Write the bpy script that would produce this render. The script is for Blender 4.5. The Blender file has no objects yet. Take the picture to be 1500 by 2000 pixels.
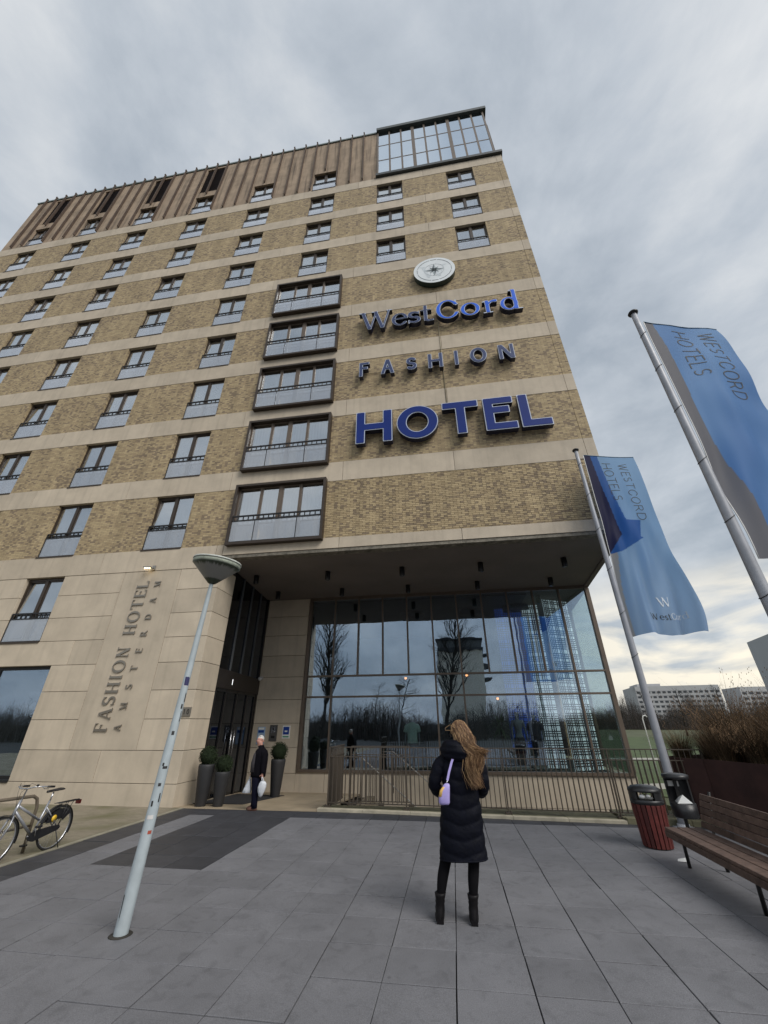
import bpy, math, random
import numpy as np
from mathutils import Vector, Matrix
random.seed(7)
R = math.radians
PI = math.pi
sc = bpy.context.scene
col = sc.collection

# ------------------------------------------------------------------ camera, world, sun, exposure
cam_d = bpy.data.cameras.new('camera'); cam = bpy.data.objects.new('camera', cam_d); col.objects.link(cam)
sc.camera = cam
cam_d.sensor_fit = 'HORIZONTAL'; cam_d.sensor_width = 36.0; cam_d.lens = 763.94 / 1500 * 36.0
cam_d.clip_start = 0.05; cam_d.clip_end = 3000
def cam_basis():
    yaw, pit, rol = CAM_ANG
    cy, sy, cp, sp, cr, sr = math.cos(yaw), math.sin(yaw), math.cos(pit), math.sin(pit), math.cos(rol), math.sin(rol)
    f = Vector((sy*cp, cy*cp, sp)); r_ = Vector((cy, -sy, 0)); u = r_.cross(f)
    return cr*r_ + sr*u, -sr*r_ + cr*u, f
CAM_ANG = (R(-8.70976945), R(28.227364), R(-0.28711512))
_R, _U, _F = cam_basis()
cam.matrix_world = Matrix(((_R.x, _U.x, -_F.x, 0.0), (_R.y, _U.y, -_F.y, -10.901), (_R.z, _U.z, -_F.z, 1.8227), (0, 0, 0, 1)))

SUN_EL, SUN_AZ = R(44), R(132)          # azimuth clockwise from +Y (into the picture)
world = bpy.data.worlds.new('World'); sc.world = world; world.use_nodes = True
wn, wl = world.node_tree.nodes, world.node_tree.links
wn.clear()
def N(nodes, t, **kw):
    n = nodes.new(t)
    for k, v in kw.items():
        if k.startswith('i_'): n.inputs[k[2:].replace('_', ' ')].default_value = v
        else: setattr(n, k, v)
    return n
out = N(wn, 'ShaderNodeOutputWorld'); bg = N(wn, 'ShaderNodeBackground'); bg.inputs['Strength'].default_value = 0.1
sky = N(wn, 'ShaderNodeTexSky', sky_type='NISHITA', sun_disc=False)
sky.sun_elevation = SUN_EL; sky.sun_rotation = SUN_AZ; sky.air_density = 1.5; sky.dust_density = 2.0
tc = N(wn, 'ShaderNodeTexCoord'); sep = N(wn, 'ShaderNodeSeparateXYZ'); wl.new(tc.outputs['Generated'], sep.inputs[0])
def wmath(op, a, b=None, c=None, clamp=False):
    n = N(wn, 'ShaderNodeMath', operation=op); n.use_clamp = clamp
    for i, v in enumerate((a, b, c)):
        if v is None: continue
        if isinstance(v, (int, float)): n.inputs[i].default_value = v
        else: wl.new(v, n.inputs[i])
    return n.outputs[0]
zz = wmath('MAXIMUM', sep.outputs[2], 0.0)
den = wmath('ADD', zz, 0.55)
cx = wmath('DIVIDE', sep.outputs[0], den); cy_ = wmath('DIVIDE', sep.outputs[1], den)
comb = N(wn, 'ShaderNodeCombineXYZ'); wl.new(cx, comb.inputs[0]); wl.new(cy_, comb.inputs[1]); wl.new(zz, comb.inputs[2])
n1 = N(wn, 'ShaderNodeTexNoise'); n1.inputs['Scale'].default_value = 1.9; n1.inputs['Detail'].default_value = 7; n1.inputs['Roughness'].default_value = 0.52; n1.inputs['Distortion'].default_value = 0.5
mp = N(wn, 'ShaderNodeMapping'); mp.inputs['Location'].default_value = (3.3, 1.4, 0.0); mp.inputs['Rotation'].default_value = (0, 0, R(25)); mp.inputs['Scale'].default_value = (1.0, 0.85, 1.0)
wl.new(comb.outputs[0], mp.inputs[0]); wl.new(mp.outputs[0], n1.inputs['Vector'])
n2 = N(wn, 'ShaderNodeTexNoise'); n2.inputs['Scale'].default_value = 5.5; n2.inputs['Detail'].default_value = 9; n2.inputs['Roughness'].default_value = 0.6; n2.inputs['Distortion'].default_value = 0.3
wl.new(mp.outputs[0], n2.inputs['Vector'])
mixn = wmath('ADD', wmath('MULTIPLY', n1.outputs[0], 0.7), wmath('MULTIPLY', n2.outputs[0], 0.3))
ramp = N(wn, 'ShaderNodeValToRGB')
els = ramp.color_ramp.elements
els[0].position = 0.40; els[0].color = (2.45, 2.78, 3.18, 1)
els[1].position = 0.64; els[1].color = (5.2, 5.3, 5.35, 1)
e = els.new(0.50); e.color = (3.45, 3.75, 4.1, 1)
wl.new(mixn, ramp.inputs[0])
# low bright gap between the clouds near the horizon, on the side where the sun stands behind the overcast
gdir = Vector((math.sin(R(50)), math.cos(R(50)), 0))
gx = wmath('ADD', wmath('MULTIPLY', sep.outputs[0], gdir.x), wmath('MULTIPLY', sep.outputs[1], gdir.y))
lobe = wmath('POWER', wmath('MAXIMUM', gx, 0.0), 2.0)
band = wmath('MULTIPLY', 1.6, wmath('SUBTRACT', 1.0, wmath('DIVIDE', wmath('ABSOLUTE', wmath('SUBTRACT', sep.outputs[2], 0.13)), 0.16), clamp=True), clamp=True)
mp2 = N(wn, 'ShaderNodeMapping'); mp2.inputs['Scale'].default_value = (3.2, 3.2, 13.0); wl.new(tc.outputs['Generated'], mp2.inputs[0])
n3 = N(wn, 'ShaderNodeTexNoise'); n3.inputs['Scale'].default_value = 1.3; n3.inputs['Detail'].default_value = 7; n3.inputs['Distortion'].default_value = 0.5; wl.new(mp2.outputs[0], n3.inputs['Vector'])
gap = wmath('MULTIPLY', wmath('SUBTRACT', n3.outputs[0], 0.38), 6.0, clamp=True)
gf = wmath('MULTIPLY', wmath('MULTIPLY', lobe, band), gap, clamp=True)
mxg = N(wn, 'ShaderNodeMix', data_type='RGBA'); wl.new(gf, mxg.inputs[0]); wl.new(ramp.outputs[0], mxg.inputs[6]); mxg.inputs[7].default_value = (7.4, 6.75, 5.5, 1)
mxs = N(wn, 'ShaderNodeMix', data_type='RGBA'); mxs.inputs[0].default_value = 0.93; wl.new(sky.outputs[0], mxs.inputs[6]); wl.new(mxg.outputs[2], mxs.inputs[7])
wl.new(mxs.outputs[2], bg.inputs[0]); wl.new(bg.outputs[0], out.inputs[0])

sun_d = bpy.data.lights.new('sun', 'SUN'); sun_d.energy = 1.5; sun_d.angle = R(32); sun_d.color = (1.0, 0.96, 0.9)
sun = bpy.data.objects.new('sun', sun_d); col.objects.link(sun)
sdir = Vector((math.sin(SUN_AZ)*math.cos(SUN_EL), math.cos(SUN_AZ)*math.cos(SUN_EL), math.sin(SUN_EL)))
sun.rotation_euler = sdir.to_track_quat('Z', 'Y').to_euler()
sc.view_settings.view_transform = 'Standard'; sc.view_settings.look = 'None'
sc.view_settings.exposure = 0.65; sc.view_settings.gamma = 1.0; sc.view_settings.use_curve_mapping = False
sc.render.engine = 'CYCLES'
sc.cycles.max_bounces = 8; sc.cycles.transparent_max_bounces = 12; sc.cycles.glossy_bounces = 4; sc.cycles.diffuse_bounces = 4

# ------------------------------------------------------------------ materials
MATS = {}
def mat(name, color, rough=0.7, metal=0.0, var=0.12, vscale=3.0, bump=0.0, bscale=40.0, spec=0.5, streak=0.0, objvar=0.0, emit=None, gum=False):
    if name in MATS: return MATS[name]
    m = bpy.data.materials.new(name); m.use_nodes = True
    nt = m.node_tree; nd, lk = nt.nodes, nt.links
    b = nd['Principled BSDF']; b.inputs['Roughness'].default_value = rough; b.inputs['Metallic'].default_value = metal
    b.inputs['Specular IOR Level'].default_value = spec
    geo = N(nd, 'ShaderNodeNewGeometry')
    tex = N(nd, 'ShaderNodeTexNoise'); tex.inputs['Scale'].default_value = vscale; tex.inputs['Detail'].default_value = 6; tex.inputs['Roughness'].default_value = 0.6
    lk.new(geo.outputs['Position'], tex.inputs['Vector'])
    mr = N(nd, 'ShaderNodeMapRange'); mr.inputs[1].default_value = 0.3; mr.inputs[2].default_value = 0.7
    mr.inputs[3].default_value = 1 - var; mr.inputs[4].default_value = 1 + var
    lk.new(tex.outputs[0], mr.inputs[0])
    val = mr.outputs[0]
    if objvar:
        oi = N(nd, 'ShaderNodeObjectInfo'); m2 = N(nd, 'ShaderNodeMapRange'); m2.inputs[3].default_value = 1 - objvar; m2.inputs[4].default_value = 1 + objvar
        lk.new(oi.outputs['Random'], m2.inputs[0])
        mm = N(nd, 'ShaderNodeMath', operation='MULTIPLY'); lk.new(val, mm.inputs[0]); lk.new(m2.outputs[0], mm.inputs[1]); val = mm.outputs[0]
    if streak:
        mpn = N(nd, 'ShaderNodeMapping'); mpn.inputs['Scale'].default_value = (3.5, 3.5, 0.22); lk.new(geo.outputs['Position'], mpn.inputs[0])
        t2 = N(nd, 'ShaderNodeTexNoise'); t2.inputs['Scale'].default_value = 1.4; t2.inputs['Detail'].default_value = 5; lk.new(mpn.outputs[0], t2.inputs['Vector'])
        m3 = N(nd, 'ShaderNodeMapRange'); m3.inputs[1].default_value = 0.5; m3.inputs[2].default_value = 0.72; m3.inputs[3].default_value = 1; m3.inputs[4].default_value = 1 - streak
        lk.new(t2.outputs[0], m3.inputs[0])
        mm = N(nd, 'ShaderNodeMath', operation='MULTIPLY'); lk.new(val, mm.inputs[0]); lk.new(m3.outputs[0], mm.inputs[1]); val = mm.outputs[0]
    if gum:      # trodden gum, grit and a fine speckle
        vo = N(nd, 'ShaderNodeTexVoronoi'); vo.inputs['Scale'].default_value = 2.6; lk.new(geo.outputs['Position'], vo.inputs['Vector'])
        g1_ = N(nd, 'ShaderNodeMapRange'); g1_.inputs[1].default_value = .035; g1_.inputs[2].default_value = .055; g1_.inputs[3].default_value = .72; g1_.inputs[4].default_value = 1.0; lk.new(vo.outputs['Distance'], g1_.inputs[0])
        fn_ = N(nd, 'ShaderNodeTexNoise'); fn_.inputs['Scale'].default_value = 130; lk.new(geo.outputs['Position'], fn_.inputs['Vector'])
        g2_ = N(nd, 'ShaderNodeMapRange'); g2_.inputs[1].default_value = .3; g2_.inputs[2].default_value = .7; g2_.inputs[3].default_value = .80; g2_.inputs[4].default_value = 1.2; lk.new(fn_.outputs[0], g2_.inputs[0])
        st_ = N(nd, 'ShaderNodeTexNoise'); st_.inputs['Scale'].default_value = 5.5; st_.inputs['Detail'].default_value = 8; st_.inputs['Distortion'].default_value = 1.2; lk.new(geo.outputs['Position'], st_.inputs['Vector'])
        g3_ = N(nd, 'ShaderNodeMapRange'); g3_.inputs[1].default_value = .52; g3_.inputs[2].default_value = .72; g3_.inputs[3].default_value = 1.0; g3_.inputs[4].default_value = .80; lk.new(st_.outputs[0], g3_.inputs[0])
        for g__ in (g1_, g2_, g3_):
            mm = N(nd, 'ShaderNodeMath', operation='MULTIPLY'); lk.new(val, mm.inputs[0]); lk.new(g__.outputs[0], mm.inputs[1]); val = mm.outputs[0]
    mul = N(nd, 'ShaderNodeVectorMath', operation='SCALE'); mul.inputs[0].default_value = color[:3]; lk.new(val, mul.inputs['Scale'])
    lk.new(mul.outputs[0], b.inputs['Base Color'])
    if bump:
        t3 = N(nd, 'ShaderNodeTexNoise'); t3.inputs['Scale'].default_value = bscale; t3.inputs['Detail'].default_value = 4; lk.new(geo.outputs['Position'], t3.inputs['Vector'])
        bp = N(nd, 'ShaderNodeBump'); bp.inputs['Strength'].default_value = bump; bp.inputs['Distance'].default_value = 0.01
        lk.new(t3.outputs[0], bp.inputs['Height']); lk.new(bp.outputs[0], b.inputs['Normal'])
    if emit:
        b.inputs['Emission Color'].default_value = (*emit[:3], 1); b.inputs['Emission Strength'].default_value = emit[3]
    MATS[name] = m
    return m

def glass_mat(name, refl, tint, base_col=(1, 1, 1)):
    m = bpy.data.materials.new(name); m.use_nodes = True; nd, lk = m.node_tree.nodes, m.node_tree.links; nd.clear()
    o = N(nd, 'ShaderNodeOutputMaterial'); tr = N(nd, 'ShaderNodeBsdfTransparent'); tr.inputs[0].default_value = (*tint, 1)
    gl = N(nd, 'ShaderNodeBsdfGlossy'); gl.inputs['Color'].default_value = (*base_col, 1); gl.inputs['Roughness'].default_value = 0.0
    lw = N(nd, 'ShaderNodeLayerWeight'); lw.inputs[0].default_value = 0.5
    mr = N(nd, 'ShaderNodeMath', operation='POWER'); lk.new(lw.outputs['Facing'], mr.inputs[0]); mr.inputs[1].default_value = 3.2
    m2 = N(nd, 'ShaderNodeMath', operation='MULTIPLY_ADD'); lk.new(mr.outputs[0], m2.inputs[0]); m2.inputs[1].default_value = 1 - refl; m2.inputs[2].default_value = refl
    geo = N(nd, 'ShaderNodeNewGeometry'); t = N(nd, 'ShaderNodeTexNoise'); t.inputs['Scale'].default_value = 0.8; lk.new(geo.outputs['Position'], t.inputs['Vector'])
    bp = N(nd, 'ShaderNodeBump'); bp.inputs['Strength'].default_value = 0.04; bp.inputs['Distance'].default_value = 0.1; lk.new(t.outputs[0], bp.inputs['Height']); lk.new(bp.outputs[0], gl.inputs['Normal'])
    mx = N(nd, 'ShaderNodeMixShader'); lk.new(m2.outputs[0], mx.inputs[0]); lk.new(tr.outputs[0], mx.inputs[1]); lk.new(gl.outputs[0], mx.inputs[2]); lk.new(mx.outputs[0], o.inputs[0])
    MATS[name] = m
    return m

BW, BH = 0.215, 0.0655
def brick_mat():
    m = bpy.data.materials.new('yellow_brick'); m.use_nodes = True; nd, lk = m.node_tree.nodes, m.node_tree.links
    b = nd['Principled BSDF']; b.inputs['Roughness'].default_value = 0.85
    geo = N(nd, 'ShaderNodeNewGeometry'); sp = N(nd, 'ShaderNodeSeparateXYZ'); lk.new(geo.outputs['Position'], sp.inputs[0])
    ad = N(nd, 'ShaderNodeMath', operation='ADD'); lk.new(sp.outputs[0], ad.inputs[0]); lk.new(sp.outputs[1], ad.inputs[1])
    cb = N(nd, 'ShaderNodeCombineXYZ'); lk.new(ad.outputs[0], cb.inputs[0]); lk.new(sp.outputs[2], cb.inputs[1])
    br = N(nd, 'ShaderNodeTexBrick'); lk.new(cb.outputs[0], br.inputs['Vector'])
    br.offset = 0.5; br.offset_frequency = 2; br.squash = 1.0
    br.inputs['Scale'].default_value = 1.0; br.inputs['Mortar Size'].default_value = 0.0045; br.inputs['Mortar Smooth'].default_value = 0.15
    br.inputs['Brick Width'].default_value = BW; br.inputs['Row Height'].default_value = BH; br.inputs['Bias'].default_value = -0.1
    br.inputs['Color1'].default_value = (0.495, 0.385, 0.225, 1); br.inputs['Color2'].default_value = (0.35, 0.262, 0.152, 1); br.inputs['Mortar'].default_value = (0.20, 0.165, 0.115, 1)
    # a second cell noise: single bricks burnt dark brown
    sc2 = N(nd, 'ShaderNodeVectorMath', operation='DIVIDE'); lk.new(cb.outputs[0], sc2.inputs[0]); sc2.inputs[1].default_value = (BW/2, BH, 1)
    fl = N(nd, 'ShaderNodeVectorMath', operation='FLOOR'); lk.new(sc2.outputs[0], fl.inputs[0])
    wnz = N(nd, 'ShaderNodeTexWhiteNoise', noise_dimensions='2D'); lk.new(fl.outputs[0], wnz.inputs['Vector'])
    big = N(nd, 'ShaderNodeTexNoise'); big.inputs['Scale'].default_value = 0.75; big.inputs['Detail'].default_value = 3; lk.new(geo.outputs['Position'], big.inputs['Vector'])
    a2 = N(nd, 'ShaderNodeMath', operation='MULTIPLY_ADD'); lk.new(big.outputs[0], a2.inputs[0]); a2.inputs[1].default_value = 0.9; lk.new(wnz.outputs[0], a2.inputs[2])
    gt = N(nd, 'ShaderNodeMapRange'); gt.inputs[1].default_value = 1.12; gt.inputs[2].default_value = 1.32; lk.new(a2.outputs[0], gt.inputs[0]); gt.inputs[4].default_value = 0.8
    mx = N(nd, 'ShaderNodeMix', data_type='RGBA'); lk.new(gt.outputs[0], mx.inputs[0]); lk.new(br.outputs['Color'], mx.inputs[6]); mx.inputs[7].default_value = (0.20, 0.15, 0.105, 1)
    ms_ = N(nd, 'ShaderNodeMapping'); ms_.inputs['Scale'].default_value = (2.2, 2.2, .28); lk.new(geo.outputs['Position'], ms_.inputs[0])
    tn_ = N(nd, 'ShaderNodeTexNoise'); tn_.inputs['Scale'].default_value = 1.0; tn_.inputs['Detail'].default_value = 7; tn_.inputs['Roughness'].default_value = .65; lk.new(ms_.outputs[0], tn_.inputs['Vector'])
    tm_ = N(nd, 'ShaderNodeMapRange'); tm_.inputs[1].default_value = .35; tm_.inputs[2].default_value = .68; tm_.inputs[3].default_value = 1.10; tm_.inputs[4].default_value = .78; lk.new(tn_.outputs[0], tm_.inputs[0])
    sc_ = N(nd, 'ShaderNodeVectorMath', operation='SCALE'); lk.new(mx.outputs[2], sc_.inputs[0]); lk.new(tm_.outputs[0], sc_.inputs['Scale'])
    lk.new(sc_.outputs[0], b.inputs['Base Color'])
    inv = N(nd, 'ShaderNodeMath', operation='SUBTRACT'); inv.inputs[0].default_value = 1; lk.new(br.outputs['Fac'], inv.inputs[1])
    fine = N(nd, 'ShaderNodeTexNoise'); fine.inputs['Scale'].default_value = 60; lk.new(geo.outputs['Position'], fine.inputs['Vector'])
    h = N(nd, 'ShaderNodeMath', operation='MULTIPLY_ADD'); lk.new(fine.outputs[0], h.inputs[0]); h.inputs[1].default_value = 0.35; lk.new(inv.outputs[0], h.inputs[2])
    bp = N(nd, 'ShaderNodeBump'); bp.inputs['Strength'].default_value = 0.7; bp.inputs['Distance'].default_value = 0.008; lk.new(h.outputs[0], bp.inputs['Height']); lk.new(bp.outputs[0], b.inputs['Normal'])
    MATS['brick'] = m
    return m

BRICK = brick_mat()
STONE = mat('limestone', (0.525, 0.448, 0.348), 0.8, var=0.12, vscale=1.3, bump=0.25, bscale=30, objvar=0.07, streak=0.12)
STONE_D = mat('weathered_stone', (0.25, 0.215, 0.165), 0.9, var=0.35, vscale=6, bump=0.3)
STONE_B = mat('stained_cladding', (0.36, 0.272, 0.192), 0.85, var=0.25, vscale=1.2, bump=0.3, streak=0.62)
BACK = mat('backing', (0.05, 0.042, 0.033), 0.9)
BRONZE = mat('bronze_frame', (0.055, 0.040, 0.030), 0.42, metal=0.3, var=0.1)
BRONZE_L = mat('light_bronze_frame', (0.15, 0.115, 0.088), 0.45, metal=0.3)
BLACKM = mat('black_metal', (0.018, 0.017, 0.017), 0.45, metal=0.2)
RUSTRIB = mat('rusty_rib', (0.085, 0.055, 0.038), 0.7, var=0.3)
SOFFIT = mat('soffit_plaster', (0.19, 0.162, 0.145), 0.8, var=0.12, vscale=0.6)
DARKPANEL = mat('dark_panel', (0.012, 0.011, 0.011), 0.35, spec=0.5)
LOUVRE = mat('louvre_grey', (0.085, 0.07, 0.074), 0.6)
CURTAIN = mat('white_curtain', (0.78, 0.78, 0.80), 0.9, var=0.08, vscale=6)
FROST = mat('frosted_panel', (0.36, 0.42, 0.44), 0.28, var=0.12, vscale=2.2, spec=0.6)
W_GLASS = glass_mat('window_glass', 0.44, (0.66, 0.68, 0.70), (0.93, 0.97, 1.0))
S_GLASS = glass_mat('storefront_glass', 0.31, (0.84, 0.90, 0.90), (0.72, 0.84, 1.0))
SIDE_GLASS = glass_mat('side_glass', 0.10, (0.78, 0.92, 0.86))
T_GLASS = glass_mat('rooftop_glass', 0.74, (0.3, 0.35, 0.38), (0.80, 0.89, 0.98))
PAVE = mat('grey_paving', (0.160, 0.160, 0.172), 0.72, var=0.13, vscale=1.6, bump=0.3, bscale=90, objvar=0.07, gum=True)
PAVE_D = mat('dark_paving', (0.042, 0.043, 0.050), 0.6, var=0.2, vscale=4, bump=0.2, bscale=90, objvar=0.15)
JOINT = mat('joint_grit', (0.022, 0.02, 0.02), 0.95)
YARD = None
FLOORST = mat('entrance_stone', (0.36, 0.29, 0.20), 0.6, var=0.2, vscale=1.6, bump=0.1)
KERB = mat('kerb_stone', (0.42, 0.38, 0.29), 0.85, var=0.25, vscale=4, bump=0.3, objvar=0.05)
MOSS = mat('mossy_stone', (0.15, 0.14, 0.085), 0.9, var=0.35, vscale=5, bump=0.4)
STEELP = mat('galvanised_pole', (0.36, 0.37, 0.40), 0.5, metal=0.25, var=0.12, vscale=4)
LAMPP = mat('painted_lamp_post', (0.42, 0.475, 0.50), 0.45, var=0.10, vscale=7, streak=0.2)
PLASTIC = mat('black_plastic', (0.02, 0.02, 0.022), 0.4, var=0.2, spec=0.6)
WOOD = mat('weathered_bench_wood', (0.115, 0.074, 0.057), 0.75, var=0.35, vscale=9, bump=0.4, bscale=50, objvar=0.2)
REDWOOD = mat('red_stained_wood', (0.115, 0.022, 0.018), 0.6, var=0.3, vscale=9, objvar=0.35)
CORTEN = mat('corten_steel', (0.050, 0.021, 0.017), 0.85, var=0.35, vscale=2.0, bump=0.2)
RAIL = mat('railing_bronze', (0.085, 0.068, 0.052), 0.5, metal=0.2, var=0.1)
WHITE = mat('white_print', (0.78, 0.78, 0.76), 0.6, var=0.03)
SILVER = mat('silver_trim', (0.50, 0.55, 0.66), 0.4, var=0.05)
NAVY = mat('navy_side', (0.008, 0.011, 0.035), 0.35, var=0.2)
BLUE = mat('sign_blue', (0.016, 0.036, 0.19), 0.45, var=0.08, vscale=1, spec=.12)
BRBLUE = mat('bright_sign_blue', (0.03, 0.14, 0.72), 0.45, var=0.08, vscale=1, spec=.15)
GREYBLUE = mat('grey_blue_sign', (0.06, 0.08, 0.17), 0.45, var=0.08, spec=.15)
PALE = mat('pale_sign_face', (0.74, 0.78, 0.80), 0.5, var=0.06, vscale=2)
LINEGREY = mat('dark_grey_line', (0.09, 0.11, 0.13), 0.5)
LETBRONZE = mat('bronze_letter', (0.30, 0.265, 0.22), 0.3, metal=0.75, var=0.1)
CHROME = mat('chrome', (0.6, 0.6, 0.62), 0.25, metal=0.9, var=0.1)
RUBBER = mat('rubber', (0.018, 0.018, 0.018), 0.8)
CONCRETE = mat('pale_concrete', (0.42, 0.42, 0.42), 0.85, var=0.08, vscale=0.15)
FARDARK = mat('far_window_dark', (0.06, 0.065, 0.075), 0.3)

# ------------------------------------------------------------------ mesh helpers
class MB:
    def __init__(s): s.v = []; s.f = []; s.mi = []; s.sm = []
    def add(s, vs, fs, mi=0, smooth=False):
        o = len(s.v); s.v += [tuple(v) for v in vs]
        for f in fs: s.f.append(tuple(i + o for i in f)); s.mi.append(mi); s.sm.append(smooth)
    def box(s, x0, x1, y0, y1, z0, z1, mi=0):
        vs = [(x0, y0, z0), (x1, y0, z0), (x1, y1, z0), (x0, y1, z0), (x0, y0, z1), (x1, y0, z1), (x1, y1, z1), (x0, y1, z1)]
        s.add(vs, [(0, 3, 2, 1), (4, 5, 6, 7), (0, 1, 5, 4), (1, 2, 6, 5), (2, 3, 7, 6), (3, 0, 4, 7)], mi)
    def obox(s, c, ax, ay, az, mi=0):
        c = Vector(c); ax, ay, az = Vector(ax), Vector(ay), Vector(az)
        vs = [c + i*ax + j*ay + k*az for i, j, k in ((-1,-1,-1),(1,-1,-1),(1,1,-1),(-1,1,-1),(-1,-1,1),(1,-1,1),(1,1,1),(-1,1,1))]
        s.add(vs, [(0, 3, 2, 1), (4, 5, 6, 7), (0, 1, 5, 4), (1, 2, 6, 5), (2, 3, 7, 6), (3, 0, 4, 7)], mi)
    def tube(s, pts, rad, n=8, mi=0, cap=True, smooth=True, closed=False):
        pts = [Vector(p) for p in pts]; k = len(pts)
        rs = rad if isinstance(rad, (list, tuple)) else [rad]*k
        vs = []; prev = None
        for i, p in enumerate(pts):
            if closed: d = pts[(i+1) % k] - pts[i-1]
            else: d = pts[min(i+1, k-1)] - pts[max(i-1, 0)]
            if d.length < 1e-9: d = Vector((0, 0, 1))
            d.normalize()
            if prev is None:
                a = Vector((0, 0, 1)) if abs(d.z) < 0.9 else Vector((1, 0, 0))
                u = d.cross(a).normalized()
            else:
                u = (prev - d*prev.dot(d))
                u = u.normalized() if u.length > 1e-6 else d.orthogonal().normalized()
            prev = u; w = d.cross(u)
            for j in range(n):
                t = 2*PI*j/n; vs.append(p + rs[i]*(math.cos(t)*u + math.sin(t)*w))
        fs = []
        for i in range(k if closed else k-1):
            i2 = (i+1) % k
            for j in range(n): fs.append((i*n+j, i*n+(j+1) % n, i2*n+(j+1) % n, i2*n+j))
        if cap and not closed: fs.append(tuple(range(n))[::-1]); fs.append(tuple((k-1)*n+j for j in range(n)))
        s.add(vs, fs, mi, smooth)
    def lathe(s, prof, c=(0, 0, 0), n=24, mi=0, smooth=True, sx=1, sy=1):
        vs = []; k = len(prof)
        for r_, z in prof:
            for j in range(n):
                t = 2*PI*j/n; vs.append((c[0]+r_*math.cos(t)*sx, c[1]+r_*math.sin(t)*sy, c[2]+z))
        fs = []
        for i in range(k-1):
            for j in range(n): fs.append((i*n+j, i*n+(j+1) % n, (i+1)*n+(j+1) % n, (i+1)*n+j))
        fs.append(tuple(range(n))[::-1]); fs.append(tuple((k-1)*n+j for j in range(n)))
        s.add(vs, fs, mi, smooth)
    def ball(s, c, r_, n=10, mi=0, sx=1, sy=1, sz=1):
        prof = [(r_*math.sin(PI*i/n), 0) for i in range(n+1)]
        vs = []
        for i in range(n+1):
            a = PI*i/n
            for j in range(n*2):
                t = PI*j/n; vs.append((c[0]+sx*r_*math.sin(a)*math.cos(t), c[1]+sy*r_*math.sin(a)*math.sin(t), c[2]+sz*r_*math.cos(a)))
        fs = []; m_ = n*2
        for i in range(n):
            for j in range(m_): fs.append((i*m_+j, (i+1)*m_+j, (i+1)*m_+(j+1) % m_, i*m_+(j+1) % m_))
        s.add(vs, fs, mi, True)
    def loft(s, rings, mi=0, smooth=True, cap=True):
        n = len(rings[0]); vs = [p for r_ in rings for p in r_]; fs = []
        for i in range(len(rings)-1):
            for j in range(n): fs.append((i*n+j, i*n+(j+1) % n, (i+1)*n+(j+1) % n, (i+1)*n+j))
        if cap: fs.append(tuple(range(n))[::-1]); fs.append(tuple((len(rings)-1)*n+j for j in range(n)))
        s.add(vs, fs, mi, smooth)
    def mesh(s, name, mats):
        me = bpy.data.meshes.new(name); me.from_pydata(s.v, [], s.f)
        for m in (mats if isinstance(mats, (list, tuple)) else [mats]): me.materials.append(m)
        me.polygons.foreach_set('material_index', s.mi); me.polygons.foreach_set('use_smooth', s.sm)
        me.update(); return me
    def build(s, name, mats, parent=None, bevel=0.0, **props):
        return put(name, s.mesh(name, mats), parent, bevel, **props)
def put(name, me, parent=None, bevel=0.0, loc=None, rot=None, **props):
    o = bpy.data.objects.new(name, me); col.objects.link(o)
    if parent is not None: o.parent = parent
    if loc is not None: o.location = loc
    if rot is not None: o.rotation_euler = rot
    if bevel:
        b = o.modifiers.new('bevel', 'BEVEL'); b.width = bevel; b.segments = 2; b.limit_method = 'ANGLE'
    for k, v in props.items(): o[k] = v
    return o
def thing(name, label, cat, loc=(0, 0, 0), rz=0.0, group=None):
    o = bpy.data.objects.new(name, None); col.objects.link(o); o.location = loc; o.rotation_euler = (0, 0, rz)
    o.empty_display_size = 0.1
    o['label'] = label; o['category'] = cat
    if group: o['group'] = group
    return o
def copy_tree(o, parent=None, **props):
    c = o.copy(); col.objects.link(c)
    if parent is not None: c.parent = parent
    for ch in list(o.children): copy_tree(ch, c)
    for k, v in props.items(): c[k] = v
    return c
def bx(x0, x1, y0, y1, z0, z1):
    m = MB(); m.box(x0, x1, y0, y1, z0, z1); return m

# signed-distance lettering ------------------------------------------------
def s_seg(ax, ay, bx_, by, w):
    def f(X, Y):
        dx, dy = bx_-ax, by-ay; L = math.hypot(dx, dy); ux, uy = dx/L, dy/L
        px, py = X-(ax+bx_)/2, Y-(ay+by)/2
        u = np.abs(px*ux+py*uy)-L/2; v = np.abs(-px*uy+py*ux)-w/2
        return np.where((u > 0) & (v > 0), np.hypot(u, v), np.maximum(u, v))
    return f
def s_box(x0, x1, y0, y1):
    def f(X, Y):
        u = np.abs(X-(x0+x1)/2)-(x1-x0)/2; v = np.abs(Y-(y0+y1)/2)-(y1-y0)/2
        return np.maximum(u, v)
    return f
def s_ell(cx_, cy0, rx, ry):
    def f(X, Y):
        k = np.sqrt(((X-cx_)/rx)**2+((Y-cy0)/ry)**2)+1e-9; g = np.sqrt(((X-cx_)/rx**2)**2+((Y-cy0)/ry**2)**2)+1e-9
        return k*(k-1)/g
    return f
def s_ring(cx_, cy0, rx, ry, wx, wy):
    a, b = s_ell(cx_, cy0, rx, ry), s_ell(cx_, cy0, rx-wx, ry-wy)
    return lambda X, Y: np.maximum(a(X, Y), -b(X, Y))
def s_and(a, b): return lambda X, Y: np.maximum(a(X, Y), b(X, Y))
def s_not(a): return lambda X, Y: -a(X, Y)
def s_or(*fs): return lambda X, Y: np.minimum.reduce([f(X, Y) for f in fs])
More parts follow.
